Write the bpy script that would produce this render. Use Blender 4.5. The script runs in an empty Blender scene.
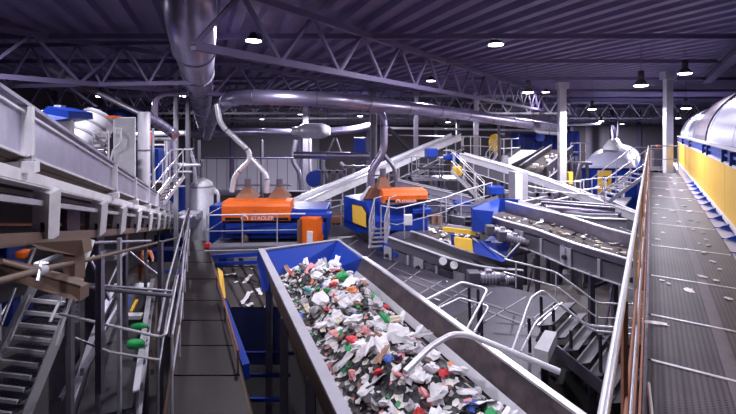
import bpy, math, random
from mathutils import Vector as V, Matrix, noise
random.seed(7)
scene=bpy.context.scene
COL=scene.collection
F=420.0; HY=130.0; EYE=7.5
def P(px,py,Y): return V(((px-368)/F*Y, Y, EYE-(py-HY)/F*Y))
def D(px,py,dz): return P(px,py,F*dz/(py-HY))
def R(a): return math.radians(a)
# ---------------------------------------------------------------- materials
MAT={}
def nodes(name):
    m=bpy.data.materials.new(name); m.use_nodes=True; MAT[name]=m
    nt=m.node_tree; b=nt.nodes['Principled BSDF']; return m,nt,b
def paint(name,col,rough=.45,metal=0.0,dirt=.35,scale=3.0,dcol=(.10,.085,.08),bump=.0,spec=.5):
    m,nt,b=nodes(name); N=nt.nodes; L=nt.links
    tc=N.new('ShaderNodeTexCoord'); n=N.new('ShaderNodeTexNoise'); n.inputs['Scale'].default_value=scale; n.inputs['Detail'].default_value=6; n.inputs['Roughness'].default_value=.65
    L.new(tc.outputs['Object'],n.inputs['Vector'])
    r=N.new('ShaderNodeValToRGB'); r.color_ramp.elements[0].position=.42; r.color_ramp.elements[1].position=.78
    r.color_ramp.elements[0].color=(*col,1); r.color_ramp.elements[1].color=tuple(col[i]*(1-dirt)+dcol[i]*dirt for i in range(3))+(1,)
    L.new(n.outputs['Fac'],r.inputs['Fac']); L.new(r.outputs['Color'],b.inputs['Base Color'])
    b.inputs['Roughness'].default_value=rough; b.inputs['Metallic'].default_value=metal
    mr=N.new('ShaderNodeMapRange'); mr.inputs['To Min'].default_value=max(.05,rough-.1); mr.inputs['To Max'].default_value=min(1,rough+.18)
    L.new(n.outputs['Fac'],mr.inputs['Value']); L.new(mr.outputs['Result'],b.inputs['Roughness'])
    if bump:
        bp=N.new('ShaderNodeBump'); bp.inputs['Strength'].default_value=bump; bp.inputs['Distance'].default_value=.02
        L.new(n.outputs['Fac'],bp.inputs['Height']); L.new(bp.outputs['Normal'],b.inputs['Normal'])
    return m
paint('steel',(.30,.28,.36),.34,.85,.5,4)
paint('galv',(.46,.44,.53),.38,.75,.4,6)
paint('bright',(.85,.84,.90),.32,.55,.15,3)
paint('centre',(.13,.115,.14),.5,.3,.4,6)
paint('wallmetal',(.09,.075,.085),.3,.6,.6,3,(.3,.2,.2))
paint('white',(.80,.79,.83),.5,0,.25,4)
paint('lightgrey',(.40,.385,.44),.5,.1,.25,3)
paint('midgrey',(.13,.12,.155),.5,.3,.3,3)
paint('duct',(.42,.38,.55),.3,.85,.25,2.5)
paint('darksteel',(.04,.035,.05),.55,.4,.3,4)
paint('truss',(.17,.14,.27),.5,.3,.3,4)
paint('blue',(.007,.046,.37),.4,0,.25,3,(.03,.04,.12))
paint('navy',(.006,.018,.16),.45,0,.3,3,(.01,.01,.03))
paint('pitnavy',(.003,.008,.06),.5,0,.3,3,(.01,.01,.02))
paint('domeband',(.10,.075,.11),.4,.2,.3,3)
paint('panelmetal',(.62,.60,.74),.3,.75,.3,2.5)
paint('orange',(.86,.15,.012),.4,0,.15,3,(.3,.06,.02))
paint('rust',(.30,.12,.065),.6,.2,.5,5)
paint('brown',(.15,.095,.07),.55,.2,.5,5)
paint('yellow',(.90,.55,.06),.42,0,.10,2,(.5,.25,.03))
paint('rubber',(.03,.028,.034),.65,0,.3,6)
paint('plank',(.06,.048,.048),.7,0,.5,5)
paint('concrete',(.014,.011,.013),.7,0,.5,1.2,(.04,.03,.027))
paint('tankdome',(.66,.66,.86),.32,.1,.08,1.5)
paint('dome',(.40,.40,.56),.3,.1,.1,1.5)
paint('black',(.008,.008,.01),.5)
paint('paperwhite',(.92,.90,.92),.6,0,.03)
paint('skinm',(.62,.33,.24),.55,0,.05)
paint('hivis',(.85,.30,.12),.6,0,.1); paint('trouser',(.55,.10,.03),.7,0,.2); paint('hair',(.02,.015,.012),.6)
for nm,c in (('w_white',(.80,.78,.80)),('w_grey',(.45,.43,.46)),('w_red',(.65,.03,.04)),('w_pink',(.70,.28,.28)),('w_green',(.01,.33,.08)),('w_blue',(.05,.12,.5)),('w_brown',(.30,.17,.11)),('w_dark',(.05,.045,.05)),('w_orange',(.8,.25,.08)),('w_teal',(.03,.28,.30)),('w_cream',(.75,.66,.52))):
    paint(nm,c,.5,0,.12,14)
def emis(name,col,s):
    m,nt,b=nodes(name); b.inputs['Base Color'].default_value=(.9,.9,.9,1); b.inputs['Emission Color'].default_value=(*col,1); b.inputs['Emission Strength'].default_value=s
emis('lens',(.93,.92,1),14)
def corrug():
    paint('deck',(.17,.14,.28),.5,.3,.25,1.5)
    m,nt,b=nodes('wallpanel'); N=nt.nodes; L=nt.links
    tc=N.new('ShaderNodeTexCoord'); mp=N.new('ShaderNodeMapping'); br=N.new('ShaderNodeTexBrick')
    mp.inputs['Rotation'].default_value=(R(90),0,R(90))
    L.new(tc.outputs['Object'],mp.inputs['Vector']); L.new(mp.outputs['Vector'],br.inputs['Vector'])
    br.offset=0; br.inputs['Scale'].default_value=1; br.inputs['Brick Width'].default_value=6; br.inputs['Row Height'].default_value=1.2
    br.inputs['Mortar Size'].default_value=.035
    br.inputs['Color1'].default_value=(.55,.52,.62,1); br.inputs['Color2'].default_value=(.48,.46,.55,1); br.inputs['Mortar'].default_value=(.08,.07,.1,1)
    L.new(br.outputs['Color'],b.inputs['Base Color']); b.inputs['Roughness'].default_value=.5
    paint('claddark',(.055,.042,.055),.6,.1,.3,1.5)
    paint('wallgrey',(.15,.14,.18),.6,.1,.3,1.5)
corrug()
def grating(name,ang,c1,c0,pu=.045,pv=.11,tu=.5,tv=.75):
    # bars of an open steel grating over dark gaps
    m,nt,b=nodes(name); N=nt.nodes; L=nt.links
    tc=N.new('ShaderNodeTexCoord'); mp=N.new('ShaderNodeMapping'); mp.inputs['Rotation'].default_value=(0,0,-ang)
    L.new(tc.outputs['Object'],mp.inputs['Vector']); sp=N.new('ShaderNodeSeparateXYZ'); L.new(mp.outputs['Vector'],sp.inputs['Vector'])
    def bars(out,pitch,th):
        d=N.new('ShaderNodeMath'); d.operation='DIVIDE'; d.inputs[1].default_value=pitch; L.new(out,d.inputs[0])
        f=N.new('ShaderNodeMath'); f.operation='FRACT'; L.new(d.outputs[0],f.inputs[0])
        g=N.new('ShaderNodeMath'); g.operation='GREATER_THAN'; g.inputs[1].default_value=th; L.new(f.outputs[0],g.inputs[0]); return g
    a=bars(sp.outputs['X'],pu,tu); c=bars(sp.outputs['Y'],pv,tv)
    mx=N.new('ShaderNodeMath'); mx.operation='MAXIMUM'; L.new(a.outputs[0],mx.inputs[0]); L.new(c.outputs[0],mx.inputs[1])
    n=N.new('ShaderNodeTexNoise'); n.inputs['Scale'].default_value=2.2; n.inputs['Detail'].default_value=5; L.new(tc.outputs['Object'],n.inputs['Vector'])
    r=N.new('ShaderNodeValToRGB'); r.color_ramp.elements[0].position=.35; r.color_ramp.elements[1].position=.7
    r.color_ramp.elements[0].color=(*c1,1); r.color_ramp.elements[1].color=tuple(x*.62 for x in c1)+(1,)
    L.new(n.outputs['Fac'],r.inputs['Fac'])
    mix=N.new('ShaderNodeMixRGB'); mix.inputs['Color1'].default_value=(*c0,1); L.new(mx.outputs[0],mix.inputs['Fac']); L.new(r.outputs['Color'],mix.inputs['Color2'])
    L.new(mix.outputs['Color'],b.inputs['Base Color']); b.inputs['Roughness'].default_value=.5; b.inputs['Metallic'].default_value=.25
CA=math.atan(283/420)
grating('grate_cat',-CA,(.088,.075,.095),(.010,.008,.010),.036,.03,.45,.6)
grating('grate_mid',-.35,(.075,.067,.095),(.022,.019,.028),.03,.04,.45,.6)
grating('grate_dark',.25,(.020,.013,.012),(.007,.004,.004),.04,.06,.4,.7)
grating('grate_step',0,(.15,.14,.18),(.04,.035,.05),.06,.06,.4,.6)
# ---------------------------------------------------------------- mesh helper
def frame(d,up=V((0,0,1))):
    d=d.normalized()
    if abs(d.dot(up))>.98: up=V((0,1,0))
    x=d.cross(up).normalized(); return x, x.cross(d).normalized(), d   # x side, y up, d
class MB:
    def __init__(s): s.v=[]; s.f=[]; s.sm=[]
    def add(s,vs,fs,smooth=False):
        o=len(s.v); s.v+= [V(p) for p in vs]; s.f+=[tuple(i+o for i in f) for f in fs]; s.sm+=[smooth]*len(fs); return s
    def box(s,c,sx,sy,sz,ang=0):
        c=V(c); a=V((math.cos(ang),math.sin(ang),0)); b=V((-math.sin(ang),math.cos(ang),0)); z=V((0,0,1))
        return s.obox(c,a*sx/2,b*sy/2,z*sz/2)
    def obox(s,c,a,b,z):
        vs=[c+a*i+b*j+z*k for k in(-1,1) for j in(-1,1) for i in(-1,1)]
        return s.add(vs,[(0,2,3,1),(4,5,7,6),(0,1,5,4),(2,6,7,3),(0,4,6,2),(1,3,7,5)])
    def boxz(s,x,y,z0,z1,sx,sy,ang=0): return s.box((x,y,(z0+z1)/2),sx,sy,z1-z0,ang)
    def bar(s,a,b,w,h=None,up=V((0,0,1))):
        a=V(a);b=V(b);h=h or w; x,y,d=frame(b-a,up); return s.obox((a+b)/2,x*w/2,y*h/2,(b-a)/2)
    def ibeam(s,a,b,w,h,t=.02):
        a=V(a);b=V(b); x,y,d=frame(b-a)
        s.obox((a+b)/2,x*t/2,y*(h/2-t),(b-a)/2)
        for k in(-1,1): s.obox((a+b)/2+y*k*(h/2-t/2),x*w/2,y*t/2,(b-a)/2)
        return s
    def cbeam(s,a,b,w,h,t=.02,side=1):
        a=V(a);b=V(b); x,y,d=frame(b-a)
        s.obox((a+b)/2,x*t/2,y*(h/2-t),(b-a)/2)
        for k in(-1,1): s.obox((a+b)/2+y*k*(h/2-t/2)+x*side*w/2,x*w/2,y*t/2,(b-a)/2)
        return s
    def tube(s,pts,r,n=10,cap=True,rr=None):
        pts=[V(p) for p in pts]; m=len(pts); x=None; vs=[]
        for i,p in enumerate(pts):
            t=(pts[min(i+1,m-1)]-pts[max(i-1,0)]).normalized()
            if x is None: x=frame(t)[0]
            else:
                x=(x-t*x.dot(t)); x=x.normalized() if x.length>1e-5 else frame(t)[0]
            y=t.cross(x); q=rr[i] if rr else r
            vs+=[p+(x*math.cos(2*math.pi*k/n)+y*math.sin(2*math.pi*k/n))*q for k in range(n)]
        fs=[(i*n+k,i*n+(k+1)%n,(i+1)*n+(k+1)%n,(i+1)*n+k) for i in range(m-1) for k in range(n)]
        s.add(vs,fs,True)
        if cap:
            s.add(vs[:n],[tuple(range(n))[::-1]]); s.add(vs[-n:],[tuple(range(n))])
        return s
    def plate(s,pts,t,dirv=None):
        pts=[V(p) for p in pts]
        if dirv is None:
            nrm=V((0,0,0))
            for i in range(len(pts)): nrm+=(pts[i]-pts[0]).cross(pts[(i+1)%len(pts)]-pts[0])
            dirv=nrm.normalized()
        n=len(pts); q=[p+dirv*t for p in pts]
        return s.add(pts+q,[tuple(range(n))[::-1],tuple(range(n,2*n))]+[(i,(i+1)%n,(i+1)%n+n,i+n) for i in range(n)])
    def strip(s,A,B,tvec):   # solid sheet between two polylines
        n=len(A); tv=V(tvec); vs=list(A)+list(B)+[p+tv for p in A]+[p+tv for p in B]; fs=[]
        for i in range(n-1):
            fs+=[(i,i+1,n+i+1,n+i),(2*n+i,3*n+i,3*n+i+1,2*n+i+1),(i,2*n+i,2*n+i+1,i+1),(n+i,n+i+1,3*n+i+1,3*n+i)]
        fs+=[(0,n,3*n,2*n),(n-1,3*n-1,4*n-1,2*n-1)]
        return s.add(vs,fs)
    def lathe(s,c,prof,n=24,axis=None):   # prof (r,z)
        c=V(c); vs=[]
        for r,z in prof: vs+=[c+V((r*math.cos(2*math.pi*k/n),r*math.sin(2*math.pi*k/n),z)) for k in range(n)]
        fs=[(i*n+k,i*n+(k+1)%n,(i+1)*n+(k+1)%n,(i+1)*n+k) for i in range(len(prof)-1) for k in range(n)]
        return s.add(vs,fs,True)
ORG={}
def build(name,mb,mat,parent=None,origin=None,bevel=0,smooth=None):
    if parent is not None: o0=ORG[parent.name]
    else: o0=V(origin) if origin is not None else V((0,0,0))
    me=bpy.data.meshes.new(name); me.from_pydata([tuple(p-o0) for p in mb.v],[],mb.f)
    me.polygons.foreach_set('use_smooth',[bool(x) if smooth is None else smooth for x in mb.sm]); me.materials.append(MAT[mat]); me.update()
    ob=bpy.data.objects.new(name,me); COL.objects.link(ob)
    if parent is not None: ob.parent=parent
    else: ob.location=o0
    ORG[ob.name]=o0
    if bevel:
        b=ob.modifiers.new('Bevel','BEVEL'); b.width=bevel; b.segments=2; b.limit_method='ANGLE'
    return ob
def tag(o,label,cat,group=None,kind=None):
    o['label']=label; o['category']=cat
    if group:o['group']=group
    if kind:o['kind']=kind
    return o
def thing(name,label,cat,loc,group=None):
    o=bpy.data.objects.new(name,None); o.empty_display_size=.2; COL.objects.link(o); o.location=V(loc); ORG[o.name]=V(loc)
    return tag(o,label,cat,group)
def single(name,mb,mat,label,cat,group=None,bevel=0,kind=None):
    xs=[p.x for p in mb.v];ys=[p.y for p in mb.v];zs=[p.z for p in mb.v]
    o=build(name,mb,mat,None,((min(xs)+max(xs))/2,(min(ys)+max(ys))/2,min(zs)),bevel)
    return tag(o,label,cat,group,kind)
def struct(name,mb,mat,label=None):
    o=build(name,mb,mat); o['kind']='structure'; 
    if label:o['label']=label
    return o
def smooth_path(pts,k=6):
    pts=[V(p) for p in pts]
    if len(pts)<3: return pts
    q=[pts[0]*2-pts[1]]+pts+[pts[-1]*2-pts[-2]]; out=[]
    for i in range(1,len(q)-2):
        a,b,c,d=q[i-1:i+3]
        for j in range(k):
            t=j/k; out.append(.5*((2*b)+(c-a)*t+(2*a-5*b+4*c-d)*t*t+(3*b-a-3*c+d)*t**3))
    return out+[pts[-1]]
def round_path(pts,r,k=5):
    pts=[V(p) for p in pts]; out=[pts[0]]
    for i in range(1,len(pts)-1):
        p=pts[i]; a=(pts[i-1]-p); b=(pts[i+1]-p); ra=min(r,a.length*.45,b.length*.45)
        A=p+a.normalized()*ra; B=p+b.normalized()*ra
        for j in range(k+1):
            t=j/k; out.append(A*(1-t)**2+p*2*t*(1-t)+B*t*t)
    return out+[pts[-1]]
def along(pts,step,start=0.0):
    out=[]; acc=-start
    nxt=0.0
    tot=0
    for a,b in zip(pts,pts[1:]):
        L=(b-a).length
        while nxt<=tot+L+1e-6:
            t=(nxt-tot)/max(L,1e-6); out.append((a.lerp(b,min(1,max(0,t))),(b-a).normalized())); nxt+=step
        tot+=L
    return out
def railing(label,base,h=1.1,step=1.5,r=.022,mat='galv',mats=None,kick=False,group=None,name='guard_railing',mid=(.5,)):
    base=[V(p) for p in base]; t=thing(name,label,'railing',base[0],group); up=V((0,0,1))
    build('top_rail',MB().tube([p+up*h for p in base],r,8),mat,t)
    for m in mid: build('mid_rail',MB().tube([p+up*h*m for p in base],r*.8,8),(mats or mat),t)
    for p,d in along(base,step): build('post',MB().tube([p,p+up*h],r*.95,8),(mats or mat),t)
    if kick: build('toe_board',MB().strip([p+up*.01 for p in base],[p+up*.13 for p in base],(.008,.008,0)),mats or mat,t)
    return t
def stair(label,top,bot,width,wdir,n,mat='galv',rail=True,h=1.0,tmat='grate_step',depth=None):
    top=V(top);bot=V(bot);wd=V(wdir).normalized(); t=thing('steel_stairs',label,'stairs',bot)
    run=V((bot.x-top.x,bot.y-top.y,0)); rd=run.normalized() if run.length>.01 else V((0,-1,0)); dp=depth or max(.2,run.length/n*1.05)
    for s in(-1,1):
        o=wd*s*width/2
        build('stringer',MB().bar(top+o,bot+o,.03,.14),mat,t)
        if rail:
            build('handrail',MB().tube([top+o-rd*.5+V((0,0,h)),top+o+V((0,0,h)),bot+o+V((0,0,h)),bot+o+V((0,0,0))],.02,8),mat,t)
            build('mid_rail',MB().tube([top+o+V((0,0,h*.5)),bot+o+V((0,0,h*.5))],.018,8),mat,t)
            for k in range(3):
                p=top.lerp(bot,(k+.2)/3)+o; build('post',MB().tube([p,p+V((0,0,h))],.02,8),mat,t)
    for i in range(n):
        p=top.lerp(bot,(i+.5)/n)
        m=MB(); m.obox(p,wd*(width/2-.02),rd*dp/2,V((0,0,.018))); s=build('step',m,tmat,t)
        build('nosing',MB().obox(p+rd*dp/2,wd*(width/2-.02),rd*.012,V((0,0,.025))),mat,s)
    return t
def conveyor(label,path,w,side=.35,belt='rubber',mat='steel',legs=(),body=.0,rim='bright',idlers=True,cat='conveyor belt',name='belt_conveyor',lowmat=None,plates=0,inner=None,ground=0.0,cover=False,skew=None,nearside=None,ribs=.8,ribmat='lightgrey'):
    path=[V(p) for p in path]; n=len(path); t=thing(name,label,cat,(path[0].x,path[0].y,min(p.z for p in path)-side-body))
    lat=[]
    for i in range(n):
        d=path[min(i+1,n-1)]-path[max(i-1,0)]; d.z=0; d.normalize(); lat.append(V((d.y,-d.x,0)))
    up=V((0,0,1))
    L=[p-l*w/2 for p,l in zip(path,lat)]; Rr=[p+l*w/2 for p,l in zip(path,lat)]
    if cover: build('cover',MB().strip([p+up*.12 for p in L],[p+up*.12 for p in Rr],(0,0,.05)),belt,t)
    else: build('belt',MB().strip([p+l*.03 for p,l in zip(L,lat)],[p-l*.03 for p,l in zip(Rr,lat)],(0,0,-.03)),belt,t)
    for k,(S,sg) in enumerate(((L,-1),(Rr,1))):
        o=[l*sg*.025 for l in lat]
        sd=side if (sg<0 or nearside is None) else nearside
        build('side_panel',MB().strip([p+up*sd for p in S],[p-up*.12 for p in S],lat[0]*sg*.03),mat,t)
        build('rim',MB().strip([p+up*(sd)+l*sg*-.02 for p,l in zip(S,lat)],[p+up*(sd)+l*sg*.09 for p,l in zip(S,lat)],(0,0,.03)),rim,t)
        if body:
            m=MB().strip([p-up*.16 for p in S],[p-up*(.16+body) for p in S],lat[0]*sg*.03)
            fr=build('frame_rail',m,lowmat or mat,t)
            build('flange',MB().strip([p-up*(.16+body)+l*sg*-.01 for p,l in zip(S,lat)],[p-up*(.16+body)+l*sg*.11 for p,l in zip(S,lat)],(0,0,-.02)),rim,fr)
    if body:
        for p,d in along(path,ribs)[1:70]:
            l=V((d.y,-d.x,0)).normalized(); q=p+l*(w/2+.05)-up*(.16+body*.5); build('side_rib',MB().obox(q,l*.03,V((d.x,d.y,d.z))*.035,up*(body*.5+.02)),ribmat,t)
    if plates:
        for p,d in along(path,plates):
            l=V((d.y,-d.x,0)).normalized()
            for sg in(-1,1):
                q=p+l*sg*(w/2+.06)-up*(.16+body*.5)
                pl=build('bearing_plate',MB().obox(q,l*.02,V((d.x,d.y,d.z))*.16,up*(body*.5+.05)),'lightgrey',t)
                build('bearing',MB().tube([q,q+l*sg*.1],.06,12),'darksteel',pl)
    if idlers:
        for p,d in along(path,1.2):
            l=V((d.y,-d.x,0)).normalized(); build('roller',MB().tube([p-l*w*.48-up*(.16),p+l*w*.48-up*.16],.05,8),'midgrey',t)
    for f in legs:
        i=min(n-2,int(f*(n-1))); u=f*(n-1)-i; p=path[i].lerp(path[i+1],u); l=lat[i]; zb=ground
        for sg in(-1,1):
            q=p+l*sg*(w/2); build('leg',MB().boxz(q.x,q.y,zb,p.z-.12-body,.12,.12),'steel',t)
        build('cross_brace',MB().bar(p-l*w/2-up*(body+.2),V((p.x,p.y,zb))+l*w/2+up*(.2),.05),'steel',t)
        build('cross_beam',MB().bar(p-l*w/2-up*(.5+body),p+l*w/2-up*(.5+body),.08),'steel',t)
    return t
def duct(label,pts,r,mat='duct',r0=None,step=1.5,n=20,cat='duct',name='ventilation_duct',smooth=True,k=6,clamps=True):
    path=smooth_path(pts,k) if smooth else [V(p) for p in pts]
    t=thing(name,label,cat,path[0]); rr=None
    build('pipe',MB().tube(path,r,n),mat,t)
    if clamps:
        for p,d in along(path,step)[1:60]: build('seam_ring',MB().tube([p-d*.02*(1+r),p+d*.02*(1+r)],r*1.06,n),'steel' if mat!='steel' else 'galv',t)
    return t
def truss(label,a,b,depth,n,w=.09,group=None,mat='truss'):
    a=V(a);b=V(b);dz=V((0,0,depth)); t=thing('roof_truss',label,'roof truss',a,group)
    build('top_chord',MB().bar(a+dz,b+dz,w*1.3),mat,t); build('bottom_chord',MB().bar(a,b,w*1.2),mat,t)
    for i in range(n):
        p=a.lerp(b,i/n); q=a.lerp(b,(i+1)/n); m=a.lerp(b,(i+.5)/n)+dz
        build('brace',MB().bar(p,m,w*.65),mat,t); build('brace',MB().bar(m,q,w*.65),mat,t)
    return t
def column(label,px,ytop,ybot,Y,w,mat='galv',top=None,bot=0.0):
    p=P(px,130,Y); m=thing('steel_column',label,'column',(p.x,p.y,bot)); zt=top if top is not None else EYE+2.5
    build('shaft',MB().ibeam((p.x,p.y,bot),(p.x,p.y,zt),w,w,.03) if 0 else MB().boxz(p.x,p.y,bot,zt,w,w*.8),mat,m,bevel=.02)
    build('base_plate',MB().boxz(p.x,p.y,bot,bot+.03,w*1.7,w*1.6),'steel',m)
    build('bracket',MB().boxz(p.x,p.y,zt-.35,zt-.02,w*1.6,w*1.2),mat,m)
    return m
exec_parts=[]
#@@ROOM
ZD=EYE+2.6
struct('floor',MB().box((0,24,-.1),84,60,.2),'concrete','dark stained concrete hall floor')
mb=MB(); 
# corrugated deck, ribs running along the hall
da=math.atan(163/420); du=V((-math.sin(da),math.cos(da),0)); dv=V((math.cos(da),math.sin(da),0)); c=V((0,24,ZD))
prof=[]; nr=150
for i in range(nr):
    x0=(i-nr/2)*.62; prof+=[(x0,0),(x0+.24,0),(x0+.31,.14),(x0+.55,.14)]
prof.append((nr/2*.62,0))
A=[c+dv*x+V((0,0,z))-du*46 for x,z in prof]; B=[c+dv*x+V((0,0,z))+du*46 for x,z in prof]
nn=len(A)
mb.add(A+B,[(i,i+1,nn+i+1,nn+i) for i in range(nn-1)]); mb.add([A[0]+V((0,0,.2)),A[-1]+V((0,0,.2)),B[-1]+V((0,0,.2)),B[0]+V((0,0,.2))],[(0,1,2,3)])
struct('ceiling',mb,'deck','violet grey corrugated roof deck')
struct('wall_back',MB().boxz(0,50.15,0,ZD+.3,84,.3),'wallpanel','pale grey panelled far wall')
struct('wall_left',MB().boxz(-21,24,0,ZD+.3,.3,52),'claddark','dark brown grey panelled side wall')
struct('wall_right',MB().boxz(38,24,0,ZD+.3,.3,52),'wallgrey','dark grey side wall behind the dryer')
struct('trim_1',MB().boxz(8.5,49.9,EYE-3.4,EYE+.6,58,.2),'wallgrey','dark band painted along the far wall for the shading there')  # shading below the duct, put into the colour of a wall band
for k,y in enumerate((8,13,18,23,28,33,38,43,48)):
    struct('trim_%d'%(k+2),MB().boxz(-20.7,y,0,ZD,.3,.35),'truss','dark steel post against the left wall')
for k,x in enumerate((-16,-8,0,8,16,24,32)):
    struct('trim_%d'%(k+12),MB().boxz(x,49.6,0,ZD,.35,.3),'truss','dark steel post against the far wall')
struct('trim_20',MB().boxz(10,49.85,0,EYE+.6,31.5,.2),'claddark','dark sheet added to deepen the middle of the far wall')  # added dark sheet, gives the far middle its contrast
#@@ROOF
dC=V((math.sin(CA),math.cos(CA),0)); nC=V((math.cos(CA),-math.sin(CA),0))
zt=EYE+1.25
truss('dark roof truss across the top left above the steel trough, nearest of the left trusses',(-13,12,EYE+1.2),(-4.9,12,EYE+1.35),1.15,6,.09)
truss('slim roof truss over the white control cabinet at left',(-17,21,EYE+1.1),(-5,21,EYE+1.12),1.2,9,.1)
truss('long lattice truss over the blue and orange machines, nearest of the far lattices',(-18,29,EYE+1.15),(14,29,EYE+1.15),1.2,22,.11,None,'lightgrey')
truss('middle lattice truss seen under the big bent duct',(-18,36,EYE+1.0),(36,36,EYE+1.0),1.3,30,.12,None,'lightgrey')
truss('farthest lattice truss just before the pale far wall',(-18,43,EYE+.9),(36,43,EYE+.9),1.3,30,.13,None,'lightgrey')
p=V((3.9,16.7,0)); 
truss('slanting roof truss running from top centre towards the domed tank',p-dC*12+V((0,0,EYE+1.35)),p+dC*30+V((0,0,EYE+1.35)),1.1,22,.11)
p=p-nC*7
truss('slanting roof truss above the long bent duct in the middle',p-dC*13+V((0,0,EYE+1.3)),p+dC*30+V((0,0,EYE+1.3)),1.15,20,.11)
for k,(yy,lb) in enumerate(((11,'above the top edge'),(15,'above the hanging lamp'),(20,'behind the hanging lamp'),(26,'crossing the slanting truss'),(32,'far down the hall'))):
    single('roof_purlin',MB().bar((-16,yy,EYE+2.45),(34,yy,EYE+2.45),.09,.14),'truss','dark steel purlin under the roof deck '+lb,'purlin')
q=V((12.1,14.2,EYE+2.3)); single('roof_beam_arm',MB().ibeam(q-dC*3,q+dC*6,.3,.35,.03),'truss','broad steel roof beam leading into the column at the catwalk end','beam')
for i in range(3):
    a=P(30+i*40,60,15+i*3); b=P(100+i*30,110,22+i*3)
    single('wind_brace',MB().bar(a,b,.12),'truss',('steel wind brace in the roof above the steel trough','steel wind brace in the roof over the control cabinet','steel wind brace in the roof beside the vertical silver duct')[i],'brace')
# lamps
def lamp(px,py,Y,label,power=900,r=.2,group=None):
    c=P(px,py,Y); t=thing('high_bay_lamp',label,'lamp',c,group)
    hs=MB().lathe(c,[(0,.42),(.08,.42),(.09,.2),(.07,.18),(r*.6,.12),(r,.0),(r*1.02,-.01),(r*.9,-.005),(0,.02)],20); build('shade',hs,'darksteel',t)
    build('lens',MB().lathe(c,[(0,-.005),(r*.93,-.005),(r*.93,-.03),(r*.6,-.05),(0,-.055)],20),'lens',t)
    build('suspension_rod',MB().tube([c+V((0,0,.4)),V((c.x,c.y,EYE+2.63))],.012,6),'truss',t)
    ld=bpy.data.lights.new('lamp_light','AREA'); ld.shape='DISK'; ld.size=r*1.7; ld.energy=power; ld.color=(.90,.87,1.0)
    lo=bpy.data.objects.new('lamp_light',ld); COL.objects.link(lo); lo.location=c+V((0,0,-.07))
    return t
LP=[(641,85,12.5,'hanging high bay lamp, largest and brightest, left of the catwalk column'),(592,109,21,'high bay lamp hanging just right of the thick pale column'),(601,121,34,'small high bay lamp above the domed tank, left of its cones'),
(528,92,15,'high bay lamp under the slanting truss, left of the thick pale column'),(686,108,19,'high bay lamp hanging right of the catwalk column'),(678,118,33,'far small high bay lamp right of the catwalk column'),(685,73,13.5,'high bay lamp near the top edge above the dryer'),
(102,96,15,'high bay lamp above the white cabinet at left'),(448,122,34,'far lamp in the middle of the hall below the long duct'),(360,116,30,'far lamp just under the bent duct left of the vertical pipes'),(262,119,38,'far lamp behind the lattice truss over the tank'),(622,124,44,'tiny far lamp above the cones of the domed tank'),(300,114,32,'far lamp above the bulging silver duct'),(183,96,24,'lamp hidden beside the thick overhead duct')]
LPW={641:170,686:160,685:120,592:800,102:500}
for a in LP: lamp(*a[:4],power=LPW.get(a[0],400 if a[2]<25 else 1300))
# lamps of the same rows nearer the camera, above the picture
for x,y in ((-8,5),(-1.5,6.5),(5,5),(-12,13),(-3.5,11.5),(4.5,11),(1,18),(-9,19),(9,20),(15,26),(4,26),(10,5),(-6,26)):
    pass
def bay(x,y,e,z=2.35):
    c=V((x,y,EYE+z)); px=368+F*c.x/c.y
    t=thing('high_bay_lamp','lamp tucked up between the roof ribs at %s'%BAYL.pop(0),'lamp',c)
    build('shade',MB().lathe(c,[(0,.2),(.08,.2),(.12,.1),(.22,.0),(.2,-.005),(0,.02)],18),'darksteel',t); build('lens',MB().lathe(c,[(0,-.005),(.2,-.005),(.2,-.03),(0,-.04)],18),'lens',t)
    ld=bpy.data.lights.new('lamp_light','AREA'); ld.shape='DISK'; ld.size=.36; ld.energy=e; ld.color=(.90,.87,1.0)
    lo=bpy.data.objects.new('lamp_light',ld); COL.objects.link(lo); lo.location=c+V((0,0,-.06))
BAYL=['the nearest row, added unseen to brighten the trough posts','the near left, above the steel trough','the near middle, above the waste belt','the near right, above the dryer','the middle left, over the thick duct','the middle, over the first orange machine','the middle right, above the curved belts','the far middle, above the second orange machine','the far right, above the domed tank']
bay(-1.6,1.2,110); bay(-5.0,3.2,170); bay(.5,4.5,140); bay(5.2,3.5,120); bay(-7.5,8,240); bay(-3,11,330); bay(3.5,11.5,330); bay(3,20,350); bay(11,26,350)  # first one is added out of view to brighten the trough posts
#@@DUCTS
duct('thick round duct hanging under the roof and running away above the left walkway',[P(191,-60,7.6),P(191,20,7.9),P(197,67,11.8),P(201,100,19),P(205,131,34)],.45,step=3.2,n=28)
duct('long silver duct bending from the hall back and sweeping right under the roof',[P(207,137,26),P(214,117,19),P(226,102,15.2),P(245,97.5,14),P(285,98,13.6),P(330,100,14),P(380,105,15.2),P(460,114,18.5),P(555,128,25)],.25,step=2.0)
duct('chrome pipe dropping from the bent duct to the first orange machine',round_path([P(217,104,15),P(220,124,15),P(249,151,15.5),P(250,160,15.5),P(234,176,15.5),P(232,192,15.5)],.3),.095,mat='bright',smooth=False,step=1.0,cat='pipe',name='extraction_pipe')
duct('chrome branch pipe forking down to the right hood of the first orange machine',round_path([P(251,158,15.5),P(268,176,15.5),P(267,193,15.5)],.3),.085,mat='bright',smooth=False,step=1.0,cat='pipe',name='extraction_pipe')
duct('horizontal grey duct low on the far wall with a shiny bulge',[P(188,134,32),P(250,132,32),P(300,133,32),P(350,130,31),P(372,126,30)],.3,step=4)
single('duct_muffler',MB().tube(smooth_path([P(292,131,30),P(298,131,30),P(304,131,30),P(322,131,30),P(330,131,30)],6),.5,16,rr=[.3]*6+[.3+.04*i for i in range(6)]+[.55]*6+[.55-.04*i for i in range(6)]+[.3]),'bright','shiny silencer bulge on the far horizontal duct','muffler')
duct('long horizontal pipe above the white diagonal conveyor',[P(294,155,27),P(372,156,27)],.24,step=2.2,mat='duct')
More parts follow.
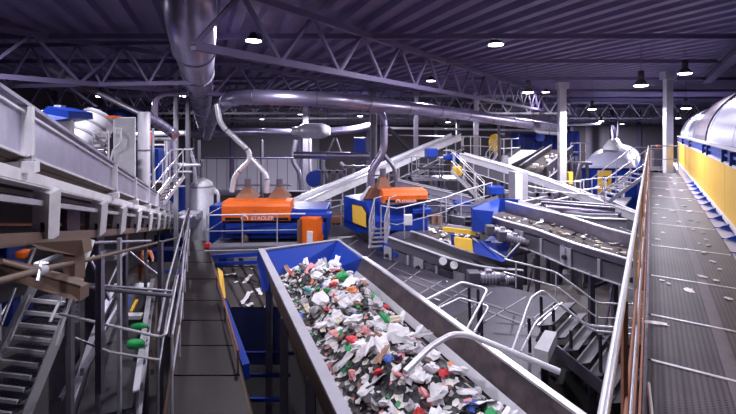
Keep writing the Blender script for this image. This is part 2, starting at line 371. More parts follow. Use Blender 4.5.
duct('silver pipe with an S bend dropping beside the second orange machine',round_path([P(362,106,17),P(377,107,17),P(384,118,17),P(384,152,17),P(371,170,17),P(371,187,17)],.5),.15,mat='duct',smooth=False,step=1.4,cat='pipe',name='extraction_pipe')
duct('slim steel branch pipe right of the S bend pipe',round_path([P(384,155,17.2),P(395,168,17.2),P(396,182,17.2)],.3),.09,mat='steel',smooth=False,cat='pipe',name='extraction_pipe')
duct('fat upright silver duct behind the steel trough',[P(144,112,11),P(144,150,11),P(144,200,11)],.15,mat='bright',step=1.0)
duct('ribbed flexible duct leading right off the upright silver duct',[P(146,116,11.2),P(158,123,11.6),P(170,131,12),P(176,136,12)],.14,mat='duct',step=.25)
duct('thin hooked pipe under the left roof beam',round_path([P(155,122,13),P(155,100,13),P(163,93,13),P(188,93,13)],.4),.085,mat='duct',smooth=False,cat='pipe',name='bent_pipe')
duct('grey pipe curving down behind the stairs at left',round_path([P(173,128,16),P(173,158,16),P(164,170,16),P(152,172,16)],.7),.17,mat='duct',smooth=False,step=1.0,cat='pipe',name='bent_pipe')
duct('hooked pipe standing between the columns in the middle',round_path([P(491,119,25),P(499,119,25),P(499,130,25),P(500,192,25)],.5),.09,mat='midgrey',smooth=False,cat='pipe',name='bent_pipe',step=3)
duct('bent downpipe on the far wall left of the diagonal conveyor',round_path([P(296,140,34),P(292,160,34),P(300,172,34),P(302,196,34)],1.2),.2,mat='steel',smooth=False,cat='pipe',name='bent_pipe',step=4)
duct('bright cross pipe low behind the thick duct at left',[P(120,134,17),P(185,133,17)],.1,mat='bright',step=2,cat='pipe',name='cross_pipe')
duct('pipe elbow running above the blue containers',round_path([P(532,124,30),P(536,132,30),P(560,134,30)],.5),.12,mat='bright',smooth=False,cat='pipe',name='bent_pipe')
# ---------------- columns
column('thick pale column standing right of the centre conveyors',562,67,205,22,.36,'bright')
column('slim column in the middle behind the access stairs',476,80,190,28,.3,'galv')
column('dark slim column above the middle platform',416,110,200,27,.28,'steel')
column('column at the far end of the right catwalk',668,67,175,17.9,.3,'bright')
column('thin post left of the white tank',188,135,225,17,.16,'midgrey')
column('thin post beside the hooked pipe at left',176,112,205,15.5,.14,'lightgrey')
column('dark column beside the S bend pipe',373,113,180,24,.36,'midgrey')
column('pale far column behind the diagonal conveyor',306,150,195,36,.5,'galv')
column('far column left of the blue containers',458,115,150,34,.3,'darksteel')
column('far column behind the domed tank',612,120,140,46,.35,'truss')
#@@CAT
# ---------------- right catwalk
zc=EYE-1.75
def C(s,t,z=0): return V((0,0,zc+z))+dC*s+nC*t
S0,S1=-.5,21.0
cw=thing('steel_catwalk','raised catwalk of steel mesh panels running beside the yellow dryer','catwalk',C(0,.5))
seg=[-.6,2.05,2.95,3.85,4.8,6.1,7.7,9.5,11.4,13.4,15.4,17.4,19.2,21]
for a,b in zip(seg,seg[1:]): 
    m=MB(); m.plate([C(a+.012,-.02),C(b-.012,-.02),C(b-.012,.94),C(a+.012,.94)],-.035,V((0,0,1))); build('mesh_panel',m,'grate_cat',cw)
for a in seg[1:-1]: build('seam_strip',MB().plate([C(a-.014,0),C(a+.014,0),C(a+.014,.93),C(a-.014,.93)],.006,V((0,0,1))),'bright',cw)
build('centre_strip',MB().plate([C(.5,.44,.001),C(21,.44,.001),C(21,.53,.001),C(.5,.53,.001)],.004,V((0,0,1))),'centre',cw)
for t_ in(-.04,.97): build('edge_beam',MB().cbeam(C(S0,t_,-.12),C(S1,t_,-.12),.06,.2,.012),'steel',cw)
for a in (3,7.5,12,16.5,20.8):
    for t_ in(-.0,.93): build('support_leg',MB().boxz(C(a,t_).x,C(a,t_).y,0,zc-.2,.14,.14),'steel',cw)
    build('cross_beam',MB().bar(C(a,-.05,-.15),C(a,1,-.15),.1),'steel',cw)
rl=thing('guard_railing','polished round handrail with rust brown mid rails along the right catwalk','railing',C(0,-.09))
build('top_rail',MB().tube([C(-.4,-.09,1.1),C(20.8,-.09,1.1),C(21,-.09,1.0)],.0125,12),'bright',rl)
for z_,m_ in((.72,'rust'),(.48,'galv'),(.27,'rust')): build('mid_rail',MB().tube([C(-.4,-.075,z_),C(21,-.075,z_)],.008,8),m_,rl)
build('toe_board',MB().bar(C(-.4,-.055,.07),C(21,-.055,.07),.012,.13),'rust',rl)
for i in range(15):
    s=1.9+i*1.35; build('post',MB().bar(C(s,-.085,-.1),C(s,-.085,1.09),.018,.018),'galv' if i%3 else 'rust',rl)
single('loose_rod',MB().tube([C(2.35,.03,.015),C(3.15,.0,.02),C(3.45,-.015,.02)],.011,8),'white','white rod lying along the left edge of the catwalk floor','rod')
def crumple(mb,c,r,seed,flat=.5,nu=7,nv=5):
    vs=[]; fs=[]
    rnd=random.Random(seed)
    for j in range(nv+1):
        th=math.pi*j/nv
        for i in range(nu):
            ph=2*math.pi*i/nu; d=V((math.sin(th)*math.cos(ph),math.sin(th)*math.sin(ph),math.cos(th)*flat))
            k=r*(.45+.75*rnd.random()) if 0<j<nv else r*.7
            vs.append(c+d*k)
    for j in range(nv):
        for i in range(nu): fs.append((j*nu+i,j*nu+(i+1)%nu,(j+1)*nu+(i+1)%nu,(j+1)*nu+i))
    mb.add(vs,fs,False)
def sheet(mb,c,r,seed,n=4):
    rnd=random.Random(seed); a=rnd.random()*6; w=r*(.8+rnd.random()); h=r*(.4+rnd.random()*.5); vs=[]
    for j in range(n+1):
        for i in range(n+1):
            x=(i/n-.5)*2*w*(1+.3*(rnd.random()-.5)); y=(j/n-.5)*2*h*(1+.3*(rnd.random()-.5)); z=r*.35*rnd.random()
            vs.append(c+V((x*math.cos(a)-y*math.sin(a),x*math.sin(a)+y*math.cos(a),z)))
    m=len(vs); vs+=[v-V((0,0,r*.06)) for v in vs]
    fs=[]
    for j in range(n):
        for i in range(n):
            k=j*(n+1)+i; q=(k,k+1,k+n+2,k+n+1); fs+=[q,tuple(m+x for x in q[::-1])]
    mb.add(vs,fs,False)
PROTO={}
def proto(kind,mat,seed):
    k=(kind,mat,seed)
    if k not in PROTO:
        mb=MB(); (crumple if kind=='c' else sheet)(mb,V((0,0,0)),1.0,seed)
        me=bpy.data.meshes.new('scrap'); me.from_pydata([tuple(p) for p in mb.v],[],mb.f); me.materials.append(MAT[mat]); me.update(); PROTO[k]=me
    return PROTO[k]
def scrap(name,label,cat,group,kind,mat,loc,s,tilt=.0,flat=1):
    o=bpy.data.objects.new(name,proto(kind,mat,random.randrange(6))); COL.objects.link(o)
    o.location=loc; o.scale=(s,s,s*flat); o.rotation_euler=(random.uniform(-tilt,tilt),random.uniform(-tilt,tilt),random.uniform(0,6.28))
    return tag(o,label,cat,group)
fl=[(150-0,0)]
for px,py in ((655,324),(652,332),(702,277),(662,281),(668,284),(690,291),(663,233),(687,250),(703,253),(690,220),(698,222),(706,240),(709,246),(703,233),(679,222),(672,211),(676,198),(690,212),(652,228),(728,299),(716,281),(727,242),(655,214),(657,205),(668,190),(700,244),(712,262),(660,196),(684,206),(720,270),(664,218),(694,230),(675,184),(681,191),(671,178),(690,201),(658,240),(651,236)):
    y=F*1.75/(py-HY); b=P(px,py,y); big=(py>320)
    s=(.055 if big else random.uniform(.022,.045)*(1+y*.07))
    # keep on the deck
    t_=b.xy.dot(nC.xy)
    if t_<.02 or t_>.9: continue
    scrap('paper_scrap','white paper scrap lying on the right catwalk' if not big else ('larger torn white scrap by the left edge of the catwalk, upper of the pair' if py<328 else 'larger torn white scrap by the left edge of the catwalk, lower of the pair'),'paper scrap','paper scraps on the catwalk' if not big else None,'c' if not big else 's','paperwhite',b+V((0,0,.01)),s,.1,.35)
# ---------------- dryer / trommel housing
def CZ(s,t,dz): return V((0,0,EYE-dz))+dC*s+nC*t
T=1.17
hs=thing('drying_drum_housing','long yellow and blue drum housing with silver domed roof beside the catwalk','industrial dryer',CZ(5,T+1.6,7.5))
def slab(name,s0,s1,t0,t1,d0,d1,mat,par,bev=0): 
    m=MB(); a=CZ(s0,t0,d1); m.obox((CZ(s0,t0,d1)+CZ(s1,t1,d0))/2,dC*(s1-s0)/2,nC*(t1-t0)/2,V((0,0,(d1-d0)/2))); return build(name,m,mat,par,bevel=bev)
SA,SB=2.0,27.5
slab('base_body',SA,SB+.3,T+.08,T+3.5,.66,2.6,'navy',hs)
pj=[2.0,4.3,6.9,10.5,14.2,19,23,27.5]
for a,b in zip(pj,pj[1:]): slab('yellow_panel',a+.02,b-.02,T,T+.1,.64,1.62,'yellow',hs,.01)
slab('lower_white_rim',SA,SB,T-.03,T+.1,1.63,1.70,'white',hs)
slab('upper_white_rim',SA,SB,T-.02,T+.1,.60,.645,'white',hs)
slab('blue_band',SA,SB,T+.03,T+.12,.36,.62,'blue',hs)
slab('top_ledge',SA,SB,T-.03,T+.35,.30,.36,'bright',hs)
slab('blue_sill',SA,SB,T-.01,T+.2,.45,.50,'blue',hs)
for a in pj[:-1]+[3,5,7,9.5,13.2]: slab('clip',a-.05,a+.05,T-.05,T+.1,.38,.62,'navy',hs)
def dome(par,s0,s1,r,h,dz0,tc,mat,rim=True,dark='midgrey'):
    m=MB(); n=28; arcs=[]
    for s in (s0,s1):
        arcs.append([CZ(s,tc-r*math.cos(math.pi*k/n),dz0-h*math.sin(math.pi*k/n)) for k in range(n+1)])
    ss=[s0+(s1-s0)*i/8 for i in range(9)]; vs=[]
    for s in ss: vs+=[CZ(s,tc-r*math.cos(math.pi*k/n),dz0-h*math.sin(math.pi*k/n)) for k in range(n+1)]
    m.add(vs,[(i*(n+1)+k,i*(n+1)+k+1,(i+1)*(n+1)+k+1,(i+1)*(n+1)+k) for i in range(8) for k in range(n)],True)
    for e in(0,8): m.add([vs[e*(n+1)+k] for k in range(n+1)],[tuple(range(n+1))])
    o=build('domed_roof',m,mat,par)
    for s in ([s1] if rim else [])+[s0+(s1-s0)*q for q in(.25,.5,.75)]:
        w=-3.4 if s==s1 else .02; e=.03 if s==s1 else .008
        pts=[CZ(s,tc-(r+e)*math.cos(math.pi*k/n),dz0-(h+e)*math.sin(math.pi*k/n)) for k in range(n+1)]
        build('rim_band' if s==s1 else 'seam',MB().strip(pts,[p+dC*w for p in pts],(0,0,.02)),dark,o)
    return o
dome(hs,2.4,18.3,1.62,1.62,.36,T+1.72,'dome',True,'domeband')
dome(hs,19.4,27.2,1.5,1.45,.36,T+1.6,'dome',False)
for s in [3.2+i*.92 for i in range(16)]:
    m=MB(); m.plate([CZ(s,.93,1.74),CZ(s,T+.06,1.74),CZ(s,T+.06,1.60),CZ(s,.98,1.73)],.02,dC)
    m.plate([CZ(s+.02,.93,1.735),CZ(s+.02,T+.1,1.735),CZ(s-.25,T+.1,1.735)],.01,V((0,0,1))); build('gusset',m,'blue',hs)
slab('sole_plate',SA,SB,.95,T+.1,1.75,1.80,'dome',hs)
for s in (4,10,18,26):
    for t_ in(T+.4,T+3): p=CZ(s,t_,7.5); build('support_leg',MB().boxz(p.x,p.y,0,EYE-2.6,.25,.25),'navy',hs)
# end of the catwalk
stair('stairs leading down left from the far end of the right catwalk',C(20.6,-.1)+V((-.05,.4,0)),P(598,203,17.9),1.0,(0,1,0),8,'galv')
railing('short railing closing the far end of the catwalk',[C(21,0),C(21,.95)],1.1,.9)
#@@BELT
# ---------------- wide waste belt in the centre
ZR=EYE-3.0; ZB=EYE-3.55
wb=thing('waste_feed_belt','wide feed belt with blue hopper back carrying the heap of mixed waste','conveyor belt',(-.6,7,0))
def LX(y): return -2.65+(10.5-y)*.3966
def RX(y): return .28+(9-y)*.42
yb=3.4; yt=10.6
mb=MB().strip([V((LX(y)+.12,y,ZB)) for y in(yb,yt)],[V((RX(y)-.3,y,ZB)) for y in(yb,yt)],(0,0,-.05)); build('belt',mb,'rubber',wb)
# left wall
BL=P(262,250,10.5); BR=P(338,240,11.45); K=P(363,258,9.85)
build('left_side_wall',MB().strip([V((LX(y),y,ZR)) for y in(yb,7,10.5)],[V((LX(y)+.10,y,ZB-.1)) for y in(yb,7,10.5)],(-.04,0,0)),'brown',wb)
build('left_rim',MB().strip([V((LX(y)-.1,y,ZR)) for y in(yb,7,10.5)],[V((LX(y)+.06,y,ZR)) for y in(yb,7,10.5)],(0,0,.04)),'lightgrey',wb)
build('left_skirt',MB().plate([P(259,252,10.55),P(263,251,10.4),P(273,275,9.4),P(270,292,9.5),P(264,290,9.7),P(259,262,10.5)],.05,V((-1,0,0))),'blue',wb)
lo=V((0,0,-.95))
build('back_plate',MB().plate([BL,BR,BR+V((-.35,-.55,-.75)),BL+V((.15,-.55,-.75))],.05,V((0,1,0))),'blue',wb)
build('corner_plate',MB().plate([BR,K+V((0,0,.02)),K+V((-.28,.3,-.62)),BR+V((-.35,-.55,-.75))],.05,V((1,.3,0))),'blue',wb)
build('hopper_rim',MB().tube([BL,BR,K],.035,8),'lightgrey',wb)
ys=[9.85,9,8,7,6,5,4,3.4]
def rx(y): return RX(y) if y<9.4 else (-.12)
Rt=[V((RX(y) if y<9.5 else K.x,y,ZR)) for y in ys]
build('right_side_wall',MB().strip(Rt,[p+V((-.16,0,-.30)) for p in Rt],(.03,0,0)),'wallmetal',wb)
build('right_wear_strip',MB().strip([p+V((-.16,0,-.30)) for p in Rt],[p+V((-.24,0,-.42)) for p in Rt],(.02,0,-.02)),'bright',wb)
build('right_inner_wall',MB().strip([p+V((-.24,0,-.42)) for p in Rt],[p+V((-.28,0,-.60)) for p in Rt],(.03,0,0)),'darksteel',wb)
build('right_rim',MB().strip([p+V((-.03,0,0)) for p in Rt],[p+V((.07,0,0)) for p in Rt],(0,0,.035)),'bright',wb)
build('right_outer_wall',MB().strip([p+V((.05,0,0)) for p in Rt],[p+V((.05,0,-1.0)) for p in Rt],(.03,0,0)),'darksteel',wb)
for y in (4.2,6.2,8.2,10):
    for x in (LX(y)+.1,RX(y)-.1): build('leg',MB().boxz(x,y,0,ZB-.1,.14,.14),'steel',wb)
# heap
def hz(x,y):
    u=(x-LX(y))/(RX(y)-LX(y)); k=max(0,1-abs(u-.58)/.38); 
    e=.42*min(1,k*1.8)*min(1,max(0,(10.6-y)/.6))
    return ZB+.02+e*(.8+.35*noise.noise(V((x*1.3,y*1.3,0))))
m=MB(); nx,ny=44,96; vs=[]
for j in range(ny+1):
    y=3.45+(10.35-3.45)*j/ny
    for i in range(nx+1):
        x=LX(y)+.12+(RX(y)-.35-LX(y)-.12)*i/nx
        z=hz(x,y)+.05*noise.noise(V((x*7,y*7,3))); 
        if (x-LX(y))/(RX(y)-LX(y))<.16: z=ZB+.004
        vs.append(V((x,y,z)))
m.add(vs,[(j*(nx+1)+i,j*(nx+1)+i+1,(j+1)*(nx+1)+i+1,(j+1)*(nx+1)+i) for j in range(ny) for i in range(nx)])
def wastemat():
    m_,nt,b=nodes('wastebed'); N=nt.nodes; L=nt.links
    tc=N.new('ShaderNodeTexCoord'); vo=N.new('ShaderNodeTexVoronoi'); vo.inputs['Scale'].default_value=13; vo.inputs['Randomness'].default_value=1
    L.new(tc.outputs['Object'],vo.inputs['Vector']); sp=N.new('ShaderNodeSeparateColor'); L.new(vo.outputs['Color'],sp.inputs['Color'])
    r=N.new('ShaderNodeValToRGB'); r.color_ramp.interpolation='CONSTANT'
    cs=[(0,(.012,.012,.015)),(.5,(.5,.48,.5)),(.62,(.1,.09,.09)),(.74,(.7,.68,.7)),(.84,(.12,.06,.05)),(.86,(.6,.25,.25)),(.9,(.05,.25,.1)),(.94,(.7,.66,.6))]
    while len(r.color_ramp.elements)<len(cs): r.color_ramp.elements.new(.5)
    for e,(p_,c_) in zip(r.color_ramp.elements,cs): e.position=p_; e.color=(*c_,1)
    L.new(sp.outputs['Red'],r.inputs['Fac']); L.new(r.outputs['Color'],b.inputs['Base Color']); b.inputs['Roughness'].default_value=.6
    bp=N.new('ShaderNodeBump'); bp.inputs['Strength'].default_value=.8; bp.inputs['Distance'].default_value=.05; L.new(vo.outputs['Distance'],bp.inputs['Height']); L.new(bp.outputs['Normal'],b.inputs['Normal'])
wastemat()
single('waste_heap',m,'wastebed','dense bed of small mixed rubbish filling the wide feed belt','waste',kind='stuff')
CN={'w_white':('plastic_film','white crumpled plastic bag or film piece in the waste heap',64,.10),'w_grey':('plastic_film','grey crumpled film piece in the waste heap',16,.09),
'w_pink':('plastic_wrapper','pink plastic wrapper in the waste heap',7,.07),'w_red':('plastic_wrapper','red plastic wrapper in the waste heap',7,.07),'w_green':('plastic_wrapper','green plastic wrapper in the waste heap',5,.07),
'w_blue':('plastic_wrapper','blue plastic wrapper in the waste heap',3,.07),'w_brown':('cardboard_piece','brown cardboard piece in the waste heap',7,.08),'w_dark':('plastic_film','black film piece in the waste heap',9,.09),
'w_orange':('plastic_wrapper','orange plastic wrapper in the waste heap',3,.06),'w_teal':('plastic_wrapper','teal plastic wrapper in the waste heap',2,.07),'w_cream':('paper_piece','cream paper piece in the waste heap',6,.08)}
keys=[k for k in CN for _ in range(CN[k][2])]
def put(key,x,y,s=None,lab=None,dz=0):
    nm,lb,_,r=CN[key]; s=s or r*random.uniform(.65,1.4)
    # crest rises towards the far end of the belt
    scrap(nm,lab or lb,'waste piece',None if lab else 'pieces of the same colour in the waste heap: '+key[2:],random.choice('ccs'),key,(x,y,hz(x,y)+s*.35+dz),s,.8)
random.seed(11)
cnt=0
for _ in range(2000):
    y=4.0+6.35*random.random()**.9; u=random.betavariate(3,2.6)
    x=LX(y)+u*(RX(y)-LX(y))
    if u<.22+.1*noise.noise(V((y*1.5,0,0))) or u>.82: continue
    k=random.choice(keys)
    put(k,x,y); cnt+=1
    if cnt>=272: break
def hp(px,py,dz=3.06): return D(px,py,dz)
for px,py,k,s,lb in ((342,276,'w_green',.17,'large bright green bag on the far crest of the waste heap'),(333,284,'w_red',.13,'bright red bag just below the green bag on the waste heap'),(352,290,'w_orange',.15,'orange brown bag in the right upper part of the waste heap'),(326,290,'w_green',.10,'green wrapper left of the orange brown bag in the waste heap'),
 (298,316,'w_blue',.12,'deep blue packet lying low on the left edge of the waste heap'),(308,291,'w_teal',.11,'teal packet on the left upper slope of the waste heap'),(385,317,'w_green',.14,'green film bag on the right side of the waste heap'),(352,339,'w_red',.12,'red packet low in the middle of the waste heap'),(334,333,'w_pink',.10,'pink packet low in the waste heap left of the red one'),
 (318,276,'w_white',.17,'white bag on the top left crest of the waste heap'),(322,300,'w_white',.22,'large white bag in the upper middle of the waste heap'),(320,325,'w_white',.15,'upright white bag in the lower left of the waste heap'),(398,333,'w_white',.2,'large clear white bag at the lower right of the waste heap'),(352,320,'w_white',.2,'large white bag in the lower middle of the waste heap'),(378,335,'w_brown',.11,'dark brown packet beside the clear white bag'),(363,283,'w_brown',.14,'brown bag at the far right crest of the waste heap'),(345,303,'w_white',.15,'white bag right of the upper middle of the waste heap'),(357,346,'w_white',.16,'white bag at the bottom middle of the waste heap'),(307,330,'w_grey',.12,'grey bag near the left rim of the feed belt'),(285,285,'w_white',.1,'white scrap in the far left corner of the feed belt'),(293,282,'w_grey',.09,'grey scrap beside the far left corner of the feed belt'),(349,273,'w_white',.13,'white bag beside the green bag on the far crest')):
    q=hp(px,py); scrap('plastic_bag',lb,'plastic bag',None,'c',k,q+V((0,0,.0)),s*.85,.6)
# ---------------- slatted belt and pit left of the feed belt
sb=thing('slatted_belt','dark slatted belt with a few white scraps running into the blue pit','conveyor belt',P(245,290,12)+V((0,0,-2)))
def Q(px,py,dz=4.6): return D(px,py,dz)
a,b,c_,d_=Q(210,266),Q(262,266),Q(286,308),Q(231,308)
build('belt',MB().plate([a,b,c_,d_],-.08,V((0,0,1))),'plank',sb)
for i in range(1,5): 
    f=i/5; build('groove_strip',MB().bar(a.lerp(b,f)+V((0,0,.02)),d_.lerp(c_,f)+V((0,0,.02)),.05,.03),'black',sb)
build('left_side_beam',MB().bar(Q(209,264),P(246,372,8),.14,.3),'blue',sb)
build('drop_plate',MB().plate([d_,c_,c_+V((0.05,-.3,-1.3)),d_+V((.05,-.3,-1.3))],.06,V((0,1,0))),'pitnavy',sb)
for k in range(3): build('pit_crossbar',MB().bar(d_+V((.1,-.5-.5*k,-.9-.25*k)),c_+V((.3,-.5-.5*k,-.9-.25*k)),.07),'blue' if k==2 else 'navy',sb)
build('head_beam',MB().bar(P(208,257,13.6),P(262,254,12.4),.1,.12),'blue',sb); build('second_beam',MB().bar(P(212,264,13.4),P(262,262,12.2),.08,.1),'blue',sb)
build('yellow_edge',MB().plate([P(219,268,12.9),P(223,272,12.5),P(226,298,11),P(222,285,11.4)],.05,V((-1,0,0))),'yellow',sb)
build('right_side_beam',MB().bar(P(262,258,11.9),P(306,372,6.9)+V((0,0,-.1)),.05,.14),'brown',sb)
for k,(px,py,s,lb) in enumerate(((229,276,.16,'white scrap on the upper left of the slatted belt'),(247,281,.17,'white film in the middle of the slatted belt'),(236,283,.05,'tiny white scrap on the slatted belt'),(259,293,.17,'white film on the right of the slatted belt'),(246,300,.22,'long pale film low on the slatted belt'),(250,306,.12,'pale scrap at the lower edge of the slatted belt'),(268,306,.14,'white scrap in the lower right corner of the slatted belt'),(252,270,.1,'small white scrap high on the slatted belt'))):
    scrap('film_scrap',lb,'waste piece',None,'s','w_white',Q(px,py)+V((0,0,.03)),s*.8,.3)
# ---------------- left walkway
lw=thing('lower_walkway','dark brown walkway of mesh panels between the left railing and the slatted belt','walkway',P(205,300,10)+V((0,0,-.5)))
wl=[(166,414),(176,345),(181,300),(187,262),(190,240)]; wr=[(250,414),(233,345),(222,300),(212,262),(207,240)]
zt=[D(x,y,4) for x,y in wl]; zr=[D(x,y,4) for x,y in wr]
for (a,a2),(b,b2) in zip(zip(zt,zt[1:]),zip(zr,zr[1:])):
    for k in range(2):
        p0,p1=a.lerp(a2,k/2),a.lerp(a2,(k+1)/2-.02); q0,q1=b.lerp(b2,k/2),b.lerp(b2,(k+1)/2-.02)
        build('mesh_panel',MB().plate([p0,q0,q1,p1],-.04,V((0,0,1))),'grate_dark',lw)
for S in(zt,zr): build('edge_beam',MB().tube([p+V((0,0,-.1)) for p in S],.07,6),'brown',lw)
for i in(1,3):
    build('support_leg',MB().boxz(zt[i].x,zt[i].y,0,EYE-4.05,.12,.12),'steel',lw); build('support_leg',MB().boxz(zr[i].x,zr[i].y,0,EYE-4.05,.12,.12),'steel',lw)
railing('steel railing along the left side of the dark brown walkway',[D(172,414,4),D(181,345,4),D(184,300,4),D(188,262,4),D(190,245,4)],1.1,1.6,.022,'galv','lightgrey')
railing('second steel railing just left of the dark brown walkway',[D(158,414,4),D(167,345,4),D(176,300,4),D(184,258,4),D(188,240,4)],1.15,2.4,.02,'lightgrey','galv')
railing('low brown kerb railing at the right side of the dark brown walkway',[D(238,372,4),D(227,330,4),D(216,285,4)],.35,2,.02,'rust','brown',mid=())
#@@PLAT
# ---------------- first orange machine and its platform
pf=thing('machine_platform','grey mesh platform with railings in front of the first orange machine','platform',D(255,250,4))
ZP=EYE-4
build('deck',MB().plate([D(205,249,4),D(303,247,4),V((D(303,247,4).x,17.6,ZP)),V((D(205,249,4).x,17.6,ZP))],-.1,V((0,0,1))),'grate_step',pf)
build('edge_beam',MB().cbeam(D(205,250.5,4)+V((0,0,-.12)),D(303,248.5,4)+V((0,0,-.12)),.08,.26,.02),'lightgrey',pf)
for x in(-5.2,-2.4):
    for y in(14.3,17.2): build('support_leg',MB().boxz(x,y,0,ZP-.1,.16,.16),'steel',pf)
railing('bright railing across the front of the first orange machine',[D(207,247.5,4),D(305,245.5,4)],1.1,1.18,.025,'white','lightgrey',kick=True)
railing('short railing on the left end of the first orange machine platform',[D(207,247,4),V((D(207,247,4).x,17.4,ZP))],1.1,1.5,.022,'galv')
def optical(label,x0,x1,y0,y1,z0,zb,zc0,zc1,dirx,hoods=2,skew=0,txt=True,logox=0.1,cov=None):
    t=thing('optical_sorter',label,'sorting machine',((x0+x1)/2,(y0+y1)/2,z0))
    ang=skew; ca,sa=math.cos(ang),math.sin(ang); cx,cy=(x0+x1)/2,(y0+y1)/2
    def W(x,y,z): return V((cx+(x-cx)*ca-(y-cy)*sa,cy+(x-cx)*sa+(y-cy)*ca,z))
    def bx(name,xa,xb,ya,yb,za,zb_,mat,par=t,bev=.03):
        m=MB(); m.box(W((xa+xb)/2,(ya+yb)/2,(za+zb_)/2),xb-xa,yb-ya,zb_-za,ang); return build(name,m,mat,par,bevel=bev)
    w=x1-x0
    bx('body',x0,x1,y0,y1,z0+.12,zb,'blue')
    bx('front_apron',x0+w*.05,x1-w*.02,y0-.25,y0,z0+.35,zb-.45,'blue')
    bx('side_duct',x1-w*.35,x1+w*.05,y0-.3,y0+.2,zb-.28,zb-.1,'blue')
    # orange cover with rounded upper front edge
    prof=[(y0-.35,zc0),(y0-.35,zc1-.16),(y0-.30,zc1-.06),(y0-.2,zc1),(y0+.45,zc1+.02),(y0+.45,zc0)]
    m=MB(); xa,xb=cov or (x0+w*.02,x1-w*.04); n=len(prof); w=(xb-xa)*1.05
    A=[W(xa,y,z) for y,z in prof]; B=[W(xb,y,z) for y,z in prof]
    m.add(A+B,[tuple(range(n))[::-1],tuple(range(n,2*n))]+[(i,(i+1)%n,(i+1)%n+n,i+n) for i in range(n)]); cov=build('orange_cover',m,'orange',t,bevel=.015)
    for f in(.17,.86): 
        xx=xa+(xb-xa)*f; bx('vent_slot',xx-w*.11,xx+w*.11,y0-.36,y0-.3,zc0+.03,zc0+.12,'black',cov,0)
    for f in(.22,.5,.8):
        xx=xa+(xb-xa)*f; build('lock',MB().tube([W(xx,y0-.37,zc0+.42*(zc1-zc0)*1.3),W(xx,y0-.34,zc0+.42*(zc1-zc0)*1.3)],.02,8),'rust',cov)
    if txt:
        cu=bpy.data.curves.new('lettering','FONT'); cu.body='STADLER'; cu.size=(zc1-zc0)*.30; cu.extrude=.006; cu.materials.append(MAT['white']); cu.align_x='CENTER'
        tmp=bpy.data.objects.new('lettering',cu); COL.objects.link(tmp)
        dg=bpy.context.evaluated_depsgraph_get(); me=bpy.data.meshes.new_from_object(tmp.evaluated_get(dg)); bpy.data.objects.remove(tmp)
        lo_=bpy.data.objects.new('lettering',me); COL.objects.link(lo_); lo_.parent=cov; o0=ORG[t.name]
        q=W(xa+(xb-xa)*(.5+logox),y0-.36,zc0+.05*(zc1-zc0)); lo_.rotation_euler=(R(90),0,ang); lo_.location=q-o0
        m=MB(); c=W(xa+(xb-xa)*(.5+logox)-(zc1-zc0)*.95,y0-.36,zc0+.08*(zc1-zc0)); r=(zc1-zc0)*.15
        m.tube([c+V((math.cos(a)*r*1.1*ca,math.cos(a)*r*sa,r*.3+math.sin(a)*r)) for a in [R(-20+22*i) for i in range(11)]],r*.22,6); build('emblem',m,'white',cov)
    for i in range(hoods):
        f=(i+.5)/hoods; cx_=xa+(xb-xa)*(f if hoods>1 else .1); yc=(y0+y1)/2
        top=.12; bot=w*.15
        A=[W(cx_+sx*bot,yc+sy*.5,zc1-.02) for sx,sy in((-1,-1),(1,-1),(1,1),(-1,1))]; B=[W(cx_+sx*top,yc+sy*.12,zc1+.38) for sx,sy in((-1,-1),(1,-1),(1,1),(-1,1))]
        m=MB(); m.add(A+B,[(0,1,5,4),(1,2,6,5),(2,3,7,6),(3,0,4,7),(4,5,6,7),(3,2,1,0)]); h_=build('suction_hood',m,'rust',t)
        bt=W(cx_,yc,zc1+.44); build('flange',MB().bar(bt-V((.45*ca,.45*sa,0)),bt+V((.45*ca,.45*sa,0)),.06),'steel',h_); build('collar',MB().tube([bt-V((0,0,.1)),bt+V((0,0,.25))],.12,14),'steel',h_)
    return t,W
Yo=15.0
x0=P(221.5,0,14.65).x; x1=P(290,0,14.65).x
t1,W1=optical('first orange covered blue sorting machine with two suction hoods, behind the bright railing',x0-.1,x1+1.25,Yo,Yo+1.5,ZP,P(0,209,15).z,P(0,221,14.65).z,P(0,202,14.65).z,1,cov=(x0,x1))
single('blue_machine_box',MB().boxz(P(214,0,16.5).x,17.4,0,P(0,206,16.9).z,.7,1.0),'blue','blue machine box at the left end of the first orange machine','machine box',bevel=.03)
single('chute_box',MB().boxz(P(307,0,16.6).x,17.2,ZP,P(0,207,16.6).z,.9,1.2),'blue','blue box right of the first orange cover under the white conveyor','machine box',bevel=.03)
single('storage_sack',MB().lathe(D(245.5,243,4)+V((0,0,.0)),[(0,0),(.09,.01),(.11,.12),(.1,.25),(.06,.33),(.05,.42),(.02,.46),(0,.47)],12),'brown','small olive brown container standing on the platform behind the railing','container')
single('red_container',MB().boxz(D(209,246,4).x,14.35,ZP,ZP+.14,.2,.16),'w_red','small dark red box at the left corner of the platform','box')
# orange cabinet at belt head
oc=thing('control_cabinet','orange and white control cabinet at the right end of the bright railing','cabinet',D(310,247,4))
c=D(311,246,4)+V((0,.2,0)); build('body',MB().boxz(c.x,c.y,ZP,ZP+.98,.62,.6,-.35),'orange',oc,bevel=.02)
build('side_cover',MB().boxz(c.x-.32,c.y-.14,ZP+.02,ZP+.93,.06,.56,-.35),'brown',oc); build('white_door',MB().boxz(c.x-.02,c.y-.34,ZP+.03,ZP+.55,.22,.06,-.35),'white',oc,bevel=.02)
